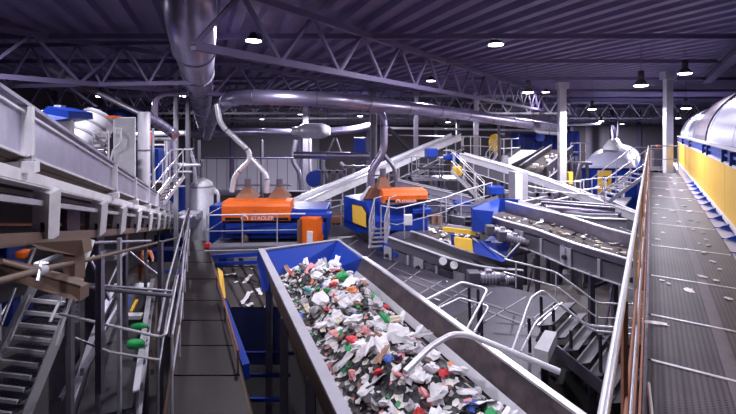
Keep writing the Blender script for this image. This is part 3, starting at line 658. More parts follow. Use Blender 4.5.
# ---------------- middle platform
mp=thing('middle_platform','large grey mesh platform sweeping between the feed belt and the curved conveyors','platform',D(430,300,4))
poly=[(300,228),(330,225),(346,225),(368,240),(400,257),(430,271),(450,279),(508,287),(530,292),(557,299),(548,312),(541,330),(541,414),(360,414),(330,300),(318,262),(300,248)]
pts=[D(x,y,4) for x,y in poly]
build('deck',MB().plate(pts,-.08,V((0,0,1))),'grate_mid',mp)
def seamline(a,b,w=.022,mat='lightgrey',name='panel_seam',par=None,h=.006): return build(name,MB().bar(D(*a,4)+V((0,0,h)),D(*b,4)+V((0,0,h)),w,.01),mat,par or mp)
for a,b in (((358,240),(345,248)),((376,250),(362,262)),((398,262),(380,275)),((420,271),(396,288)),((442,281),(410,300)),((468,288),(432,310)),((492,292),(452,322)),((526,297),(476,327)),((556,301),(519,330))): seamline(a,b)
for a,b in (((393,268),(470,298)),((470,298),(556,327)),((404,278),(466,303)),((466,303),(530,327))): seamline(a,b,.09,'centre','kerb_strip')
for i,(x,y) in enumerate(((340,232),(400,262),(470,292),(540,300),(420,330),(520,345))):
    q=D(x,y,4)+V((0,-.2,0)); build('support_leg',MB().boxz(q.x,q.y,0,ZP-.08,.16,.16),'steel',mp)
for px,py,s in ((421,266,.05),(405,262,.03),(447,282,.03),(387,300,.03),(376,290,.03),(437,300,.045)):
    scrap('paper_scrap','small white scrap lying on the middle platform','paper scrap','scraps on the middle platform','s','w_white',D(px,py,4)+V((0,0,.012)),s,.1)
railing('railing at the back of the middle platform behind the orange cabinet',[D(318,229,4),D(346,226,4)],1.1,1.0,.022,'lightgrey')
# hatch rail by the feed belt
def prail(label,pts,r=.024,mat='bright',posts=(),mid=None,name='stair_handrail',pr=.03):
    t=thing(name,label,'railing',pts[0]); build('top_rail',MB().tube(round_path(pts,.12,4),r,10),mat,t)
    if mid: build('mid_rail',MB().tube(round_path(mid,.1,4),r*.8,8),mat,t)
    for a,b in posts: build('post',MB().tube([a,b],pr,8),'darksteel' if pr>.025 else mat,t)
    return t
prail('U shaped bright handrail around the ladder hatch beside the feed belt',[P(424,301,7.4),P(462,282,8.6),P(488,289,8.3),P(466,331,7.3)],posts=[(P(469,287,8.45),P(470,326,8.45)),(P(478,289,8.35),P(479,332,8.35)),(P(481,300,8),P(482,340,8))],mid=[P(432,311,7.4),P(460,298,8.4),P(489,306,8.2),P(474,332,7.4)])
hatch=single('ladder_hatch',MB().plate([D(455,316,4),D(472,308,4),D(486,322,4),D(468,334,4)],.012,V((0,0,1))),'black','dark open ladder hatch in the middle platform','hatch')
prail('bright handrail arching over the head of the platform stairs',[P(512,352,6.6),P(531,298,7.6),P(543,290,7.9),P(556,302,7.8),P(588,326,7.6),P(640,329,7.4)],posts=[(P(529,318,7.5),P(530,352,7.5)),(P(541,296,7.9),P(542,332,7.9)),(P(553,306,7.8),P(554,336,7.8)),(P(571,330,7.5),P(571,372,7.5)),(P(600,334,7.3),P(601,380,7.3))])
prail('lower bright handrail beside the platform stairs',[P(521,352,6.7),P(536,322,7.2),P(560,303,7.7),P(592,331,7.4),P(640,335,7.2)],r=.02)
prail('thin far handrail descending behind the platform stairs',[P(504,259,9.6),P(556,272,9.2),P(597,303,8.8),P(645,305,8.6)],posts=[(P(516,262,9.5),P(516,288,9.5)),(P(556,272,9.2),P(556,298,9.2)),(P(597,303,8.8),P(597,345,8.8)),(P(620,304,8.7),P(620,345,8.7))],mid=[P(504,272,9.6),P(558,287,9.2),P(597,318,8.8),P(645,319,8.6)],r=.02,pr=.018)
st=thing('steel_stairs','open steel stairs leading down right from the middle platform','stairs',P(580,350,7.5))
for i in range(7):
    a=P(562+i*11.5,303+i*11,8.6-.12*i); b=P(538+i*12,334+i*9,7.6-.12*i); b.z=a.z
    s=build('step',MB().plate([a,b,b+V((.30,.05,0)),a+V((.30,.05,0))],-.03,V((0,0,1))),'grate_mid',st); build('nosing',MB().bar(a,b,.03,.03),'bright',s)
build('stringer',MB().bar(P(562,305,8.7),P(640,378,7.7),.04,.2),'steel',st); build('stringer',MB().bar(P(538,336,7.6),P(612,396,6.8),.04,.2),'steel',st)
single('white_cover_plate',MB().plate([P(534,348,6.6),P(545,330,7.0),P(557,332,7.0),P(548,352,6.6)],-.2,V((0,0,1))),'white','white box top standing below the platform stairs','box')
prail('thick chrome handrail curving across the lower end of the feed belt wall',[P(405,372,4.6),P(431,346,4.9),P(452,334,5.1),P(470,335,5.1),P(560,372,4.7)],r=.035)
# ---------------- second orange machine
m2=thing('separator_machine','tall blue machine housing with a yellow door beside the second orange cover','machine',P(360,240,15.5))
def plate2(name,pts,th,mat,dirv,par=m2,bev=0): return build(name,MB().plate(pts,th,dirv),mat,par,bevel=bev)
Ym=15.2
fr=[P(344,196,16.3),P(365,202,15.2),P(376,222,14.6),P(376,242,14.6),P(344,226,16.3)]
plate2('housing',fr,1.5,'blue',V((.78,.62,.02)))
plate2('yellow_door',[P(353,204.5,15.65),P(362,206.5,15.2),P(366,214,15.0),P(366.5,227,14.95),P(353.5,222,15.6)],.05,'yellow',V((-.6,-.8,0)))
plate2('door_frame',[P(352,203.5,15.72),P(362.5,205.5,15.22),P(367,213.5,15.0),P(367.5,228.5,14.93),P(352.5,223,15.66)],.03,'darksteel',V((-.6,-.8,0)))
plate2('lower_rail',[P(344,217,16.25),P(377,229,14.55),P(377,231,14.55),P(344,219,16.25)],.06,'blue',V((-.6,-.8,0)))
plate2('white_chute_edge',[P(359,198,15.6),P(368,187,15.6),P(371,188,15.6),P(363,200,15.6)],.3,'white',V((.2,1,0)))
plate2('rust_chute',[P(363,199,15.6),P(370,187.5,15.6),P(378,188,15.6),P(382,193,15.6),P(377,199,15.6)],.7,'rust',V((.2,1,0)))
plate2('base_frame',[P(360,232,15.1),P(378,240,14.5),P(378,246,14.5),P(362,238,15.1)],.8,'darksteel',V((.78,.62,0)))
Y2=15.0; xa=P(378,0,Y2).x; xb=P(424,0,Y2).x
t2,W2=optical('second orange covered blue sorting machine, beside the yellow doored housing',xa,xb+.05,Y2,Y2+1.4,ZP+.1,P(0,205,Y2).z,P(0,203,14.65).z,P(0,191,14.65).z,1,hoods=1,skew=.12,logox=.08)
p2=thing('service_platform','grey service platform with railing in front of the second orange machine','platform',P(410,232,14))
dk=[P(381,233,13.9),P(397,240,13.3),P(448,222,15.7),P(436,214,16.8)]; zz=sum(p.z for p in dk)/4
dk=[V((p.x,p.y,EYE-3.55)) for p in dk]
build('deck',MB().plate(dk,-.08,V((0,0,1))),'grate_step',p2)
for p in dk: build('support_leg',MB().boxz(p.x,p.y,ZP-3.5,EYE-3.6,.12,.12),'blue',p2)
build('front_beam',MB().tube([dk[1]+V((-.4,-.1,-.1)),dk[2]+V((.2,-.1,-.1))],.09,10),'blue',p2)
build('second_beam',MB().tube([dk[1]+V((-.1,-.5,-.25)),dk[2]+V((.6,-.5,-.2))],.09,10),'blue',p2)
railing('bright railing in front of the second orange machine',[dk[0],dk[1]+V((0,.1,0)),dk[2]],1.05,1.1,.022,'bright','lightgrey')
single('junction_box',MB().boxz(P(408,0,13.4).x,13.4,P(0,225,13.4).z,P(0,214.5,13.4).z,.26,.16),'white','white junction box on the railing of the second orange machine','junction box',bevel=.02)
for k,(px,lb) in enumerate(((433,'left'),(439,'right'))): single('cardboard_box',MB().boxz(P(px,0,16).x,16,EYE-3.55,EYE-3.25,.2,.25,.2),'w_brown','small brown box on the service platform, %s of the pair'%lb,'box')
stair('small steep steps up to the second orange machine',P(382,226,13.6),P(377,248,13.3),.5,(1,.25,0),5,'lightgrey',True,.9,depth=.16)
#@@CONV
# ---------------- curved conveyors
def pc(l): return smooth_path([P(*a) for a in l],5)
conveyor('curved grey conveyor running from the steps below the service platform to the blue chute',pc([(400,240,13.4),(425,249,12.7),(455,260,12.2),(485,268,11.9),(518,271,11.8)]),1.0,.18,'rubber','midgrey',legs=(.15,.5,.85),body=.42,rim='lightgrey',lowmat='steel',plates=1.1)
conveyor('broad curved conveyor carrying dark and white scraps from the blue hopper to under the catwalk',pc([(493,213,14.2),(520,221,13.2),(550,229,12.3),(590,243,11.2),(635,256,10.3),(665,264,9.8),(720,282,9.2)]),1.15,.34,'plank','steel',nearside=.05,legs=(.2,.55,.85),body=.42,rim='bright',lowmat='midgrey',plates=1.6)
random.seed(5)
pathC=pc([(493,213,14.2),(520,221,13.2),(550,229,12.3),(590,243,11.2),(635,256,10.3)])
for p,d in along(pathC,.085)[8:]:
    l=V((d.y,-d.x,0)).normalized()
    for _ in range(1):
        k=random.choice(['w_white','w_white','w_grey','w_cream','w_dark','w_brown'])
        scrap('belt_scrap',{'w_white':'white','w_grey':'grey','w_cream':'cream','w_dark':'black','w_brown':'brown'}[k]+' scrap riding on the broad curved conveyor','waste piece','%s scraps on the broad curved conveyor'%k[2:],random.choice('cs'),k,p+l*random.uniform(-.45,.35)+V((0,0,.05)),random.uniform(.04,.085),.5)
bh=thing('blue_hopper','open blue steel hopper at the head of the broad curved conveyor','hopper',P(495,230,13.5))
def bp(name,pts,par,mat='blue',th=.05,d=V((0,1,0))): return build(name,MB().plate(pts,th,d),mat,par)
bp('left_plate',[P(471,207,13.6),P(500,198.5,15),P(500,206,15),P(495,230,13.4),P(472,231,13.6)],bh); bp('front_plate',[P(472,209,13.5),P(493,211,13.2),P(489,232,13.2),P(472,231,13.5)],bh,th=.06,d=V((0,-1,0)))
bp('back_plate',[P(498,198.5,15),P(520,199.5,15),P(517,215,15),P(498,212,15)],bh); bp('rim',[P(471,206,13.5),P(498,197.5,15),P(498,198.7,15),P(471,207.2,13.5)],bh,'lightgrey',.08,V((0,0,1))); bp('white_lip',[P(519,200,14.9),P(560,212,14),P(560,216,14),P(517,207,14.9)],bh,'white',.04)
vc=thing('blue_chute','blue V shaped chute below the drive motors','chute',P(495,250,12.4))
bp('side_plate',[P(473,239,12.6),P(479,240,12.3),P(507,259.5,11.3),P(502,262,11.3),P(474,253,12.3)],vc,th=.06); bp('back_plate',[P(483,242,12.6),P(492,235,13),P(512,240,12.6),P(506,256,11.9)],vc,'navy'); bp('right_plate',[P(506,258,11.4),P(520,244,12),P(519,248,12),P(506,263,11.4)],vc,th=.05)
build('rim',MB().tube([P(473,238.5,12.6),P(506,258,11.3),P(520,243,12)],.03,8),'lightgrey',vc)
ys_=thing('side_panel_unit','yellow side panel with blue frame beside the blue chute','machine panel',P(462,245,12.7))
bp('yellow_panel',[P(454,237,12.9),P(472,239.5,12.5),P(473,252,12.4),P(455,247,12.8)],ys_,'yellow',.08); bp('blue_frame',[P(451,234,13),P(455,235,12.9),P(456,248,12.85),P(452,247,13)],ys_,'blue',.1)
single('yellow_beam',MB().bar(P(443,229,14),P(476,233,13.6),.08,.14),'yellow','yellow beam above the scrap trough behind the yellow side panel','beam')
single('white_trough_wall',MB().plate([P(448,224,14.6),P(478,229,14.2),P(478,232,14.2),P(446,228,14.6)],.06,V((0,1,0))),'lightgrey','pale trough wall above the yellow beam','panel')
single('scrap_trough',MB().plate([P(405,240,13.9),P(455,252,12.9),P(480,236,14.2),P(440,226,15.2)],-.1,V((0,0,1))),'plank','dark trough bed between the blue beams and the yellow panel','trough')
for i in range(34):
    u,v=random.random(),random.random(); a=P(409,239,13.9).lerp(P(455,250,12.9),u); b=P(440,227.5,15.2).lerp(P(476,236.5,14.2),u); k=random.choice(['w_white','w_grey','w_brown','w_cream'])
    scrap('trough_scrap',{'w_white':'white','w_grey':'grey','w_brown':'brown','w_cream':'cream'}[k]+' scrap in the dark trough beside the blue beams','waste piece','%s scraps in the dark trough'%k[2:],random.choice('cs'),k,a.lerp(b,.1+.8*v)+V((0,0,.05)),random.uniform(.05,.12),.4)
def motor(label,p,ax,r=.13,L=.5,mat='steel'):
    ax=V(ax).normalized(); t=thing('drive_motor',label,'motor',p-V((0,0,r*1.3)))
    build('housing',MB().tube([p,p+ax*L],r,14),mat,t)
    for k in range(5): build('cooling_fin',MB().tube([p+ax*(L*(.15+.15*k)),p+ax*(L*(.15+.15*k)+.02)],r*1.15,14),'lightgrey',t)
    build('fan_cap',MB().tube([p+ax*L,p+ax*(L+.12)],r*.9,14),'midgrey',t); build('gearbox',MB().box(p-ax*.12,r*2,r*2,r*2.3),'midgrey',t,bevel=.03)
    build('terminal_box',MB().box(p+ax*L*.5+V((0,0,r*1.1)),r,r,r*.6),'lightgrey',t); return t
motor('grey drive motor above the blue chute, left of the pair',P(494,231,12.6),(1,-.3,-.2)); motor('grey drive motor above the blue chute, right of the pair',P(506,237,12.2),(1,-.3,-.25))
motor('large drive motor under the lower end of the curved grey conveyor',P(478,278,11.0),(1,0,0),.16,.55); motor('small drive motor below the curved grey conveyor at its end',P(496,281,11),(1,.1,0),.13,.35)
motor('motor with yellow cap below the start of the curved grey conveyor',P(412,254,12.6),(.3,-1,0),.07,.2,'yellow')
for k,(px,py) in enumerate(((443,261),(454,265))): single('round_white_cap',MB().tube([P(px,py,11.9),P(px,py,11.6)],.11,14),'white','round white cap on the side of the curved grey conveyor, %s of two'%('left','right')[k],'cap')
# lower ground-level items under the broad conveyor
single('black_pallet_box',MB().boxz(P(592,0,15).x,15.3,0,.0+EYE-(290-HY)/F*15-0,1.6,.9),'darksteel','black box with blue strips on the lower floor under the broad conveyor','box',bevel=.03)
single('blue_floor_bar',MB().boxz(P(622,0,14).x,14,1.0,1.25,1.1,.3),'navy','low blue bar on the lower floor right of the black box','bar')
single('lower_floor_plate',MB().plate([P(520,285,14.5),P(655,285,14.5),P(655,345,10.5),P(540,345,10.5)],-.08,V((0,0,1))),'plank','brown grey lower deck seen below the broad conveyor','deck')
#diagonal conveyors
conveyor('long white covered conveyor rising diagonally from the first orange machine to the upper right',[P(283,213,18),P(330,192,20),P(385,169,22.5),P(425,151,24.5),P(456,138,26)],.75,.26,'bright','white',legs=(.35,.6,.85),body=.5,rim='bright',lowmat='darksteel',cover=True)
conveyor('second white covered conveyor alongside and under the head of the diagonal one',[P(392,178,24),P(420,164,25),P(458,143,27)],.9,.35,'white','bright',legs=(.5,),body=.2,rim='white',lowmat='steel',cover=True)
conveyor('lower dark conveyor under the long white diagonal one',[P(300,219,18.4),P(345,205,20.5),P(372,196,21.5)],.8,.2,'rubber','midgrey',legs=(.3,.8),body=.2,rim='lightgrey')
conveyor('long white conveyor sloping down from the blue drives to the right past the thick column',[P(462,157,22),P(510,171,20.5),P(556,187,19),P(600,204,17.8),P(640,219,17)],.55,.2,'white','bright',legs=(.2,.5,.75),body=.4,rim='white',lowmat='midgrey',cover=True)
conveyor('short dark hooded conveyor with a white deck rising in front of the blue containers',[P(500,168,25),P(520,158,26.5),P(532,150,28)],1.5,.25,'white','darksteel',legs=(.5,),body=.2,rim='darksteel')
cvW=conveyor('steep conveyor with pale waste on its belt rising to the blue containers',[P(532,172,23),P(548,160,25),P(562,150,27)],1.25,.3,'plank','darksteel',legs=(.5,),body=.25,rim='lightgrey')
for i in range(14):
    a=P(534,170,23).lerp(P(558,152,26.5),random.random()); scrap('belt_scrap','pale scrap riding on the steep conveyor below the blue containers','waste piece','scraps on the steep conveyor','c',random.choice(['w_white','w_cream']),a+V((random.uniform(-.35,.35),0,.08)),random.uniform(.08,.16),.5)
conveyor('grey pipe conveyor lying low in front of the domed tank stairs',[P(540,204,15.5),P(575,207,15.2),P(612,210,15)],.5,.12,'steel','midgrey',legs=(.2,.8),body=.2,rim='galv')
conveyor('lower grey trough behind the broad curved conveyor',[P(560,216,14.5),P(590,220,14.2),P(622,221,14)],.7,.12,'rubber','lightgrey',legs=(.3,.8),body=.18,rim='bright')
#@@BACK
# white control box column in the middle
wbx=thing('white_cabinet','tall pale grey cabinet standing in front of the sloping white conveyor','cabinet',(P(521,0,16).x,16.3,EYE-3.2))
build('body',MB().boxz(P(521,0,16).x,16.3,EYE-3.2,P(0,172,16).z,.55,.5,.2),'lightgrey',wbx,bevel=.02); build('door',MB().boxz(P(519,0,16).x,16.02,EYE-3.1,P(0,174,16).z,.3,.03,.2),'white',wbx,bevel=.01); build('foot_frame',MB().boxz(P(521,0,16).x,16.3,0,EYE-3.2,.3,.3),'steel',wbx)
# blue containers far
for x0_,x1_,y0_,y1_,Y_,lb in ((519,557,133,151,33,'dark navy container block left of the thick column'),(558,580,131,156,32,'dark navy container block right of the thick column')):
    a=P(x0_,y0_,Y_); b=P(x1_,y1_,Y_); t=thing('container_block',lb,'container',((a.x+b.x)/2,Y_+1,b.z))
    build('body',MB().boxz((a.x+b.x)/2,Y_+1,b.z,a.z,b.x-a.x,2),'navy',t,bevel=.03)
    for k in range(4): xx=a.x+(b.x-a.x)*(k+.5)/4; build('rib',MB().boxz(xx,Y_-.03,b.z+.05,a.z-.05,.08,.08),'blue',t)
    for k in(0,1): xx=(a.x+.2,b.x-.2)[k]; build('leg',MB().boxz(xx,Y_+.3,0,b.z,.2,.2),'steel',t)
single('blue_fan_disc',MB().tube([P(540,137,32.6),P(540,137,32.2)],.35,20),'blue','round bright blue cover on the left navy container','cover')
railing('white railing on the platform right of the navy containers',[P(571,161,27),P(580,161,27),P(589,161,27.5)],1.15,.6,.03,'lightgrey')
railing('small white railing left of the short dark hooded conveyor',[P(496,158,27),P(519,157,27)],1.2,.5,.035,'bright')
sp_=thing('platform_frame','grey platform frame under the railing right of the navy containers','platform',P(585,175,27))
build('deck',MB().box(P(579.5,163,27.3),1.15,1.0,.16),'steel',sp_)
for px in(572,587): build('leg',MB().boxz(P(px,0,27).x,27,0,P(0,163,27).z,.14,.14),'steel',sp_)
build('diagonal_brace',MB().bar(P(570,196,26.5),P(580,163,26.5),.09),'galv',sp_)
# domed tank house
dt=thing('domed_tank_house','blue tank house with silver domed roof and a yellow door','tank',P(610,195,29))
Yd=28.5; xa=P(582,0,Yd).x; xb=P(637,0,Yd).x; z0=P(0,195,Yd).z; z1=P(0,168,Yd).z; zt_=P(0,148.5,Yd).z; dd=dC.copy(); L=12
A=V((xa,Yd,0)); B=V((xb,Yd,0)); 
m=MB(); m.plate([V((xa,Yd,z0-1)),V((xb,Yd,z0-1)),V((xb,Yd,z1)),V((xa,Yd,z1))],L,dd); build('body',m,'blue',dt)
m=MB(); n=24; vs=[]; cx=(xa+xb)/2; rr=(xb-xa)/2
for s,k_ in ((-.35,.0),(0,.0)): pass
rings=[(-.1,.985,.10),(.25,.985,.45),(.8,.99,.74),(1.5,1,.91),(2.6,1,1),(6,1,1),(9,1,1),(L,.97,.97)]
base=V((cx,Yd,z1))
vs=[]
for s,kr,kh in rings: vs+=[base+dd*s+V((-rr*math.cos(math.pi*k/n)*(1 if s>0 else 1),0,(zt_-z1)*kh*math.sin(math.pi*k/n))) for k in range(n+1)]
m.add(vs,[(i*(n+1)+k,i*(n+1)+k+1,(i+1)*(n+1)+k+1,(i+1)*(n+1)+k) for i in range(len(rings)-1) for k in range(n)],True); m.add(vs[:n+1],[tuple(range(n+1))])
build('domed_roof',m,'tankdome',dt)
build('dark_seam',MB().boxz(cx,Yd-.03,z1-.1,z1+.02,xb-xa+.1,.1),'navy',dt)
dr=build('yellow_door',MB().boxz(P(604,0,Yd).x,Yd-.06,z0+.05,P(0,170.5,Yd).z,.92,.1),'yellow',dt,bevel=.02); build('door_window',MB().boxz(P(604,0,Yd).x,Yd-.12,P(0,181,Yd).z,P(0,176,Yd).z,.4,.04),'darksteel',dr)
for i in range(3):
    s=(1.2,4.0,7.5)[i]; c=base+dd*s+V((0,0,(zt_-z1)*.97)); cn=build('roof_cone',MB().lathe(c,[(.55-.06*i,-.1),(.5-.06*i,.1),(.12,.6),(0,.63)],18),'white',dt)
    build('cone_pipe',MB().tube([c+V((0,0,.6)),c+V((0,0,.9)),c+V((.15,.4,1.5))],.045,8),'darksteel',cn)
for f in(.05,.5,.95): build('leg',MB().boxz(xa+(xb-xa)*f,Yd+.4,0,z0-1,.25,.25),'steel',dt)
railing('bright railing in front of the yellow tank door',[P(575,203,22),P(595,199,23.5),P(625,197,23.5)],1.15,1.0,.03,'bright')
lp=thing('landing_platform','small grey landing in front of the domed tank','platform',P(610,203,21))
build('deck',MB().plate([P(594,212,17.5),P(620,212,17.5),P(632,197,23.5),P(596,199,23.5)],-.1,V((0,0,1))),'grate_step',lp)
for px,y in((598,17.8),(618,17.8),(600,23),(628,23)): build('leg',MB().boxz(P(px,0,y).x,y,0,P(0,205,y if y>20 else 17.5).z-.2,.13,.13),'steel',lp)
single('grey_valve_cabinet',MB().boxz(P(623,0,26).x,26,P(0,190,26).z,P(0,176,26).z,.4,.4).boxz(P(623,0,26).x,26,0,P(0,190,26).z,.15,.15),'lightgrey','grey cabinet right of the yellow tank door','cabinet')
# middle platform far (access platform with stairs)
ap=thing('access_platform','railed access platform under the head of the long diagonal conveyor','platform',P(440,178,23))
build('deck',MB().box(P(437,178,23.5),2.9,1.8,.12),'galv',ap)
for px in(417,430,443,457):
    for yy in(22.7,24.3): build('leg',MB().boxz(P(px,0,23).x,yy,0,P(0,178,23.5).z,.12,.12),'steel',ap)
for k in range(3): build('cross_brace',MB().bar(P(418+13*k,184,22.8),P(430+13*k,205,22.8),.07),'steel',ap)
railing('white railing around the access platform under the diagonal conveyor',[P(411,178,24.2),P(412,178,22.6),P(460,179,22.6)],1.15,.62,.028,'bright','lightgrey',mid=(.33,.66))
railing('upper railing beside the head of the diagonal conveyor',[P(461,155,26),P(476,155,26),P(490,156,26)],1.15,.6,.035,'bright')
stair('long access stairs descending right from the access platform, left flight',P(452,170,21.5),P(484,203,20),.9,(.3,1,0),9,'bright',True,1.0)
stair('steep white stairs behind the slim middle column',P(500,150,26),P(486,170,25),.8,(.3,1,0),8,'bright',True,1.0)
for k,(a,b,lb) in enumerate(((428,151,'left'),(456,156,'middle'),(446,155,'small one'))):
    single('blue_drive_unit',MB().box(P(a+3,b+2,22.5),(.6,.9,.5)[k],.5,(.5,.35,.3)[k],.3),'blue','blue drive unit on the access platform, %s of three'%('leftmost','rightmost','smallest')[k],'drive unit',bevel=.06)
single('yellow_guard',MB().box(P(457,171,21.3),.5,.3,.5),'yellow','yellow guard box at the head of the access stairs','guard',bevel=.08)
single('yellow_dome_light',MB().lathe(P(495,141,26),[(.35,-.6),(.38,0),(.25,.35),(0,.45)],16),'yellow','yellow and white capped vessel above the middle conveyors','vessel')
single('blue_lit_panel',MB().box(P(360,145,28),.8,.4,1.0).boxz(P(360,0,28).x,28,0,P(0,148,28).z,.1,.1),'blue','blue cabinet high behind the long horizontal pipe','cabinet',bevel=.03)
single('blue_round_drum',MB().tube([P(317,177,27),P(314,179,25.5)],.5,18),'blue','blue round drum on edge beside the far column','drum')
# trestles for depth
def trestle(label,x0,x1,Y,ztop,n=2,mat='steel'):
    t=thing('support_frame',label,'support frame',(x0,Y,0)); xs=[x0+(x1-x0)*i/n for i in range(n+1)]
    for x in xs: build('leg',MB().boxz(x,Y,0,ztop,.14,.14),mat,t)
    for z in(ztop-.1,ztop*.55): build('cross_beam',MB().bar((x0,Y,z),(x1,Y,z),.14),mat,t)
    for i in range(n): build('diagonal_brace',MB().bar((xs[i],Y,ztop*.55),(xs[i+1],Y,ztop-.1),.08),mat,t)
for a,b,Y_,yy,lb in ((322,345,23,170,'under the long horizontal pipe left part'),(345,372,24,165,'under the long horizontal pipe right part'),(395,440,20,196,'behind the second orange machine'),(440,475,18,206,'left of the blue hopper'),(300,345,21,212,'beneath the long white diagonal conveyor'),(525,560,17,192,'under the sloping white conveyor'),(420,470,26,190,'far behind the access stairs'),(560,600,16,218,'in front of the domed tank house'),(640,662,30,170,'far behind the end of the catwalk')):
    trestle('grey steel support frame '+lb,P(a,0,Y_).x,P(b,0,Y_).x,Y_,P(0,yy,Y_).z,3,'steel')
for k,(a,b,lb) in enumerate((((440,215,19),(470,221,17.5),'above the scrap trough'),((395,183,19),(470,200,19),'behind the second orange cover'),((505,195,17),(560,207,16.5),'below the sloping white conveyor'),((425,208,19),(475,208,18),'left of the blue hopper, lower one'),((520,210,15),(560,200,17),'crossing under the pale cabinet'))):
    conveyor('small grey transfer conveyor '+lb,[P(*a),P(*b)],.6,.15,'rubber','galv',body=.15,rim='bright',idlers=False)
railing('white railing left of the blue hopper',[P(446,222,17),P(466,214,17.5),P(492,206,18)],1.0,.8,.028,'bright')
railing('white railing behind the sloping conveyor by the thick column',[P(525,196,19),P(560,205,18),P(582,205,18)],1.0,.8,.025,'bright')

# pipes, trays and thin rails in the busy background
def pipe(lb,pts,Y,r=.06,mat='galv',name='pipe_run',cat='pipe'):
    q=[P(x,y,Y+(i*.0)) for i,(x,y) in enumerate(pts)]
    single(name,MB().tube(round_path(q,.25) if len(q)>2 else q,r,10),mat,lb,cat)
for lb,pts,Y_,r_,mt in (
 ('thin pipe running along the far wall above the first orange machine',[(205,158),(298,158)],33,.06,'truss'),
 ('upright grey pipe against the far wall left of the chrome fork',[(199,140),(199,176)],27,.1,'midgrey'),
 ('upright pipe against the far wall right of the chrome fork',[(262,140),(262,200)],34,.14,'midgrey'),
 ('pipe pair member on the far wall near the bent downpipe',[(311,135),(311,190)],33,.1,'lightgrey'),
 ('forked pale post left of the long horizontal pipe end',[(323,160),(323,190)],26,.12,'lightgrey'),
 ('leaning pale strut beside the forked post',[(324,166),(331,190)],26,.07,'lightgrey'),
 ('curved pale pipe below the long horizontal pipe',[(340,163),(345,168),(344,182)],26,.14,'galv'),
 ('horizontal pale pipe linking the forked posts',[(324,170),(344,173)],26,.07,'lightgrey'),
 ('leaning rod pair above the long horizontal pipe, left rod',[(328,152),(334,138)],28,.05,'lightgrey'),
 ('leaning rod pair above the long horizontal pipe, right rod',[(341,152),(336,138)],28,.05,'lightgrey'),
 ('dark upright pipe left of the S bend pipe',[(374,114),(374,160)],18,.13,'midgrey'),
 ('horizontal cable tray crossing the hall below the long bent duct',[(385,128),(560,131)],33,.1,'lightgrey'),
 ('second cable tray just under the first one in the middle',[(380,135),(520,138)],35,.07,'midgrey'),
 ('pale cable tray crossing right of the hooked pipe',[(500,123),(535,126),(600,124)],34,.09,'lightgrey'),
 ('dark diagonal brace left of the diagonal conveyor head',[(388,128),(412,152)],26,.14,'darksteel'),
 ('bright pipe elbow above the left stairs',[(120,148),(132,148),(132,170)],10.5,.05,'bright'),
 ('bright pipe crossing behind the upright silver duct',[(126,139),(176,139)],13.5,.06,'bright'),
 ('thin conduit rising beside the upright silver duct',[(153,128),(153,185)],12.5,.04,'lightgrey'),
 ('slanting yellow brown strap behind the silver duct',[(150,132),(153,150)],13,.04,'orange'),
 ('long thin pipe running down the roof above the pale cabinet',[(45,67),(128,108),(150,118)],12.3,.08,'galv'),
 ('upright post behind the left stairs',[(166,140),(166,200)],15,.06,'bright'),
 ('horizontal pipe above the left landing',[(166,166),(200,165)],16,.06,'bright'),
 ('second horizontal pipe above the left landing',[(166,172),(192,172)],16,.05,'lightgrey'),
 ('grey pipe dropping left of the white tank',[(190,150),(194,162),(196,185)],18,.07,'galv'),
 ('thin pipe leaving the white tank to the right',[(213,188),(218,192),(219,215)],18.5,.06,'bright'),
 ('long pipe lying behind the broad curved conveyor',[(545,207),(620,214)],14.8,.09,'duct'),
 ('rod railing line crossing in front of the sloping conveyor',[(528,186),(560,192),(600,196)],16.2,.03,'bright'),
 ('thin white rail crossing in front of the tank house',[(560,190),(585,190),(600,187)],20,.03,'bright'),
 ('upright hose hanging above the tank house cones',[(618,118),(618,136)],34,.05,'darksteel')):
    pipe(lb,pts,Y_,r_,mt)
for k,(x_,y_,Y_,w_,h_,mt,lb) in enumerate(((470,163,24,.6,.5,'galv','grey gearbox on the sloping conveyor head'),(484,160,25,.5,.4,'lightgrey','pale box behind the slim middle column'),(505,160,24,.3,.5,'white','small white box under the dark hooded conveyor'),(430,168,22,1.2,.1,'darksteel','grey shelf under the access platform railing'),(447,196,19.5,.7,.5,'darksteel','dark unit under the access platform, left one'),(462,206,18.5,.7,.4,'blue','small blue unit left of the blue hopper railing'),(427,190,21,.9,.4,'darksteel','dark unit right of the second orange cover'),(495,190,18,.6,.35,'blue','small blue motor cover behind the blue hopper'),(570,178,24,.25,.7,'yellow','slim yellow post guard right of the thick column'),(547,183,24.5,.2,.6,'yellow','slim yellow post guard left of the thick column'),(405,205,18.5,1.0,.3,'midgrey','grey beam unit right of the second orange machine'),(310,196,29,1.2,.4,'darksteel','dark machinery row at the foot of the far wall'),(655,158,24,.5,.9,'midgrey','grey cabinet beyond the end of the catwalk'),(658,146,24,.15,.15,'orange','tiny orange beacon beyond the end of the catwalk'),(300,205,17.5,.5,.3,'lightgrey','pale unit on the blue box right of the first orange cover'),(331,219,19,1.4,.3,'rust','rusty scrap tray behind the middle platform railing'))):
    single('machine_block',MB().box(P(x_,y_,Y_),w_,min(.5,w_),h_),mt,lb,'machine block',bevel=.03)
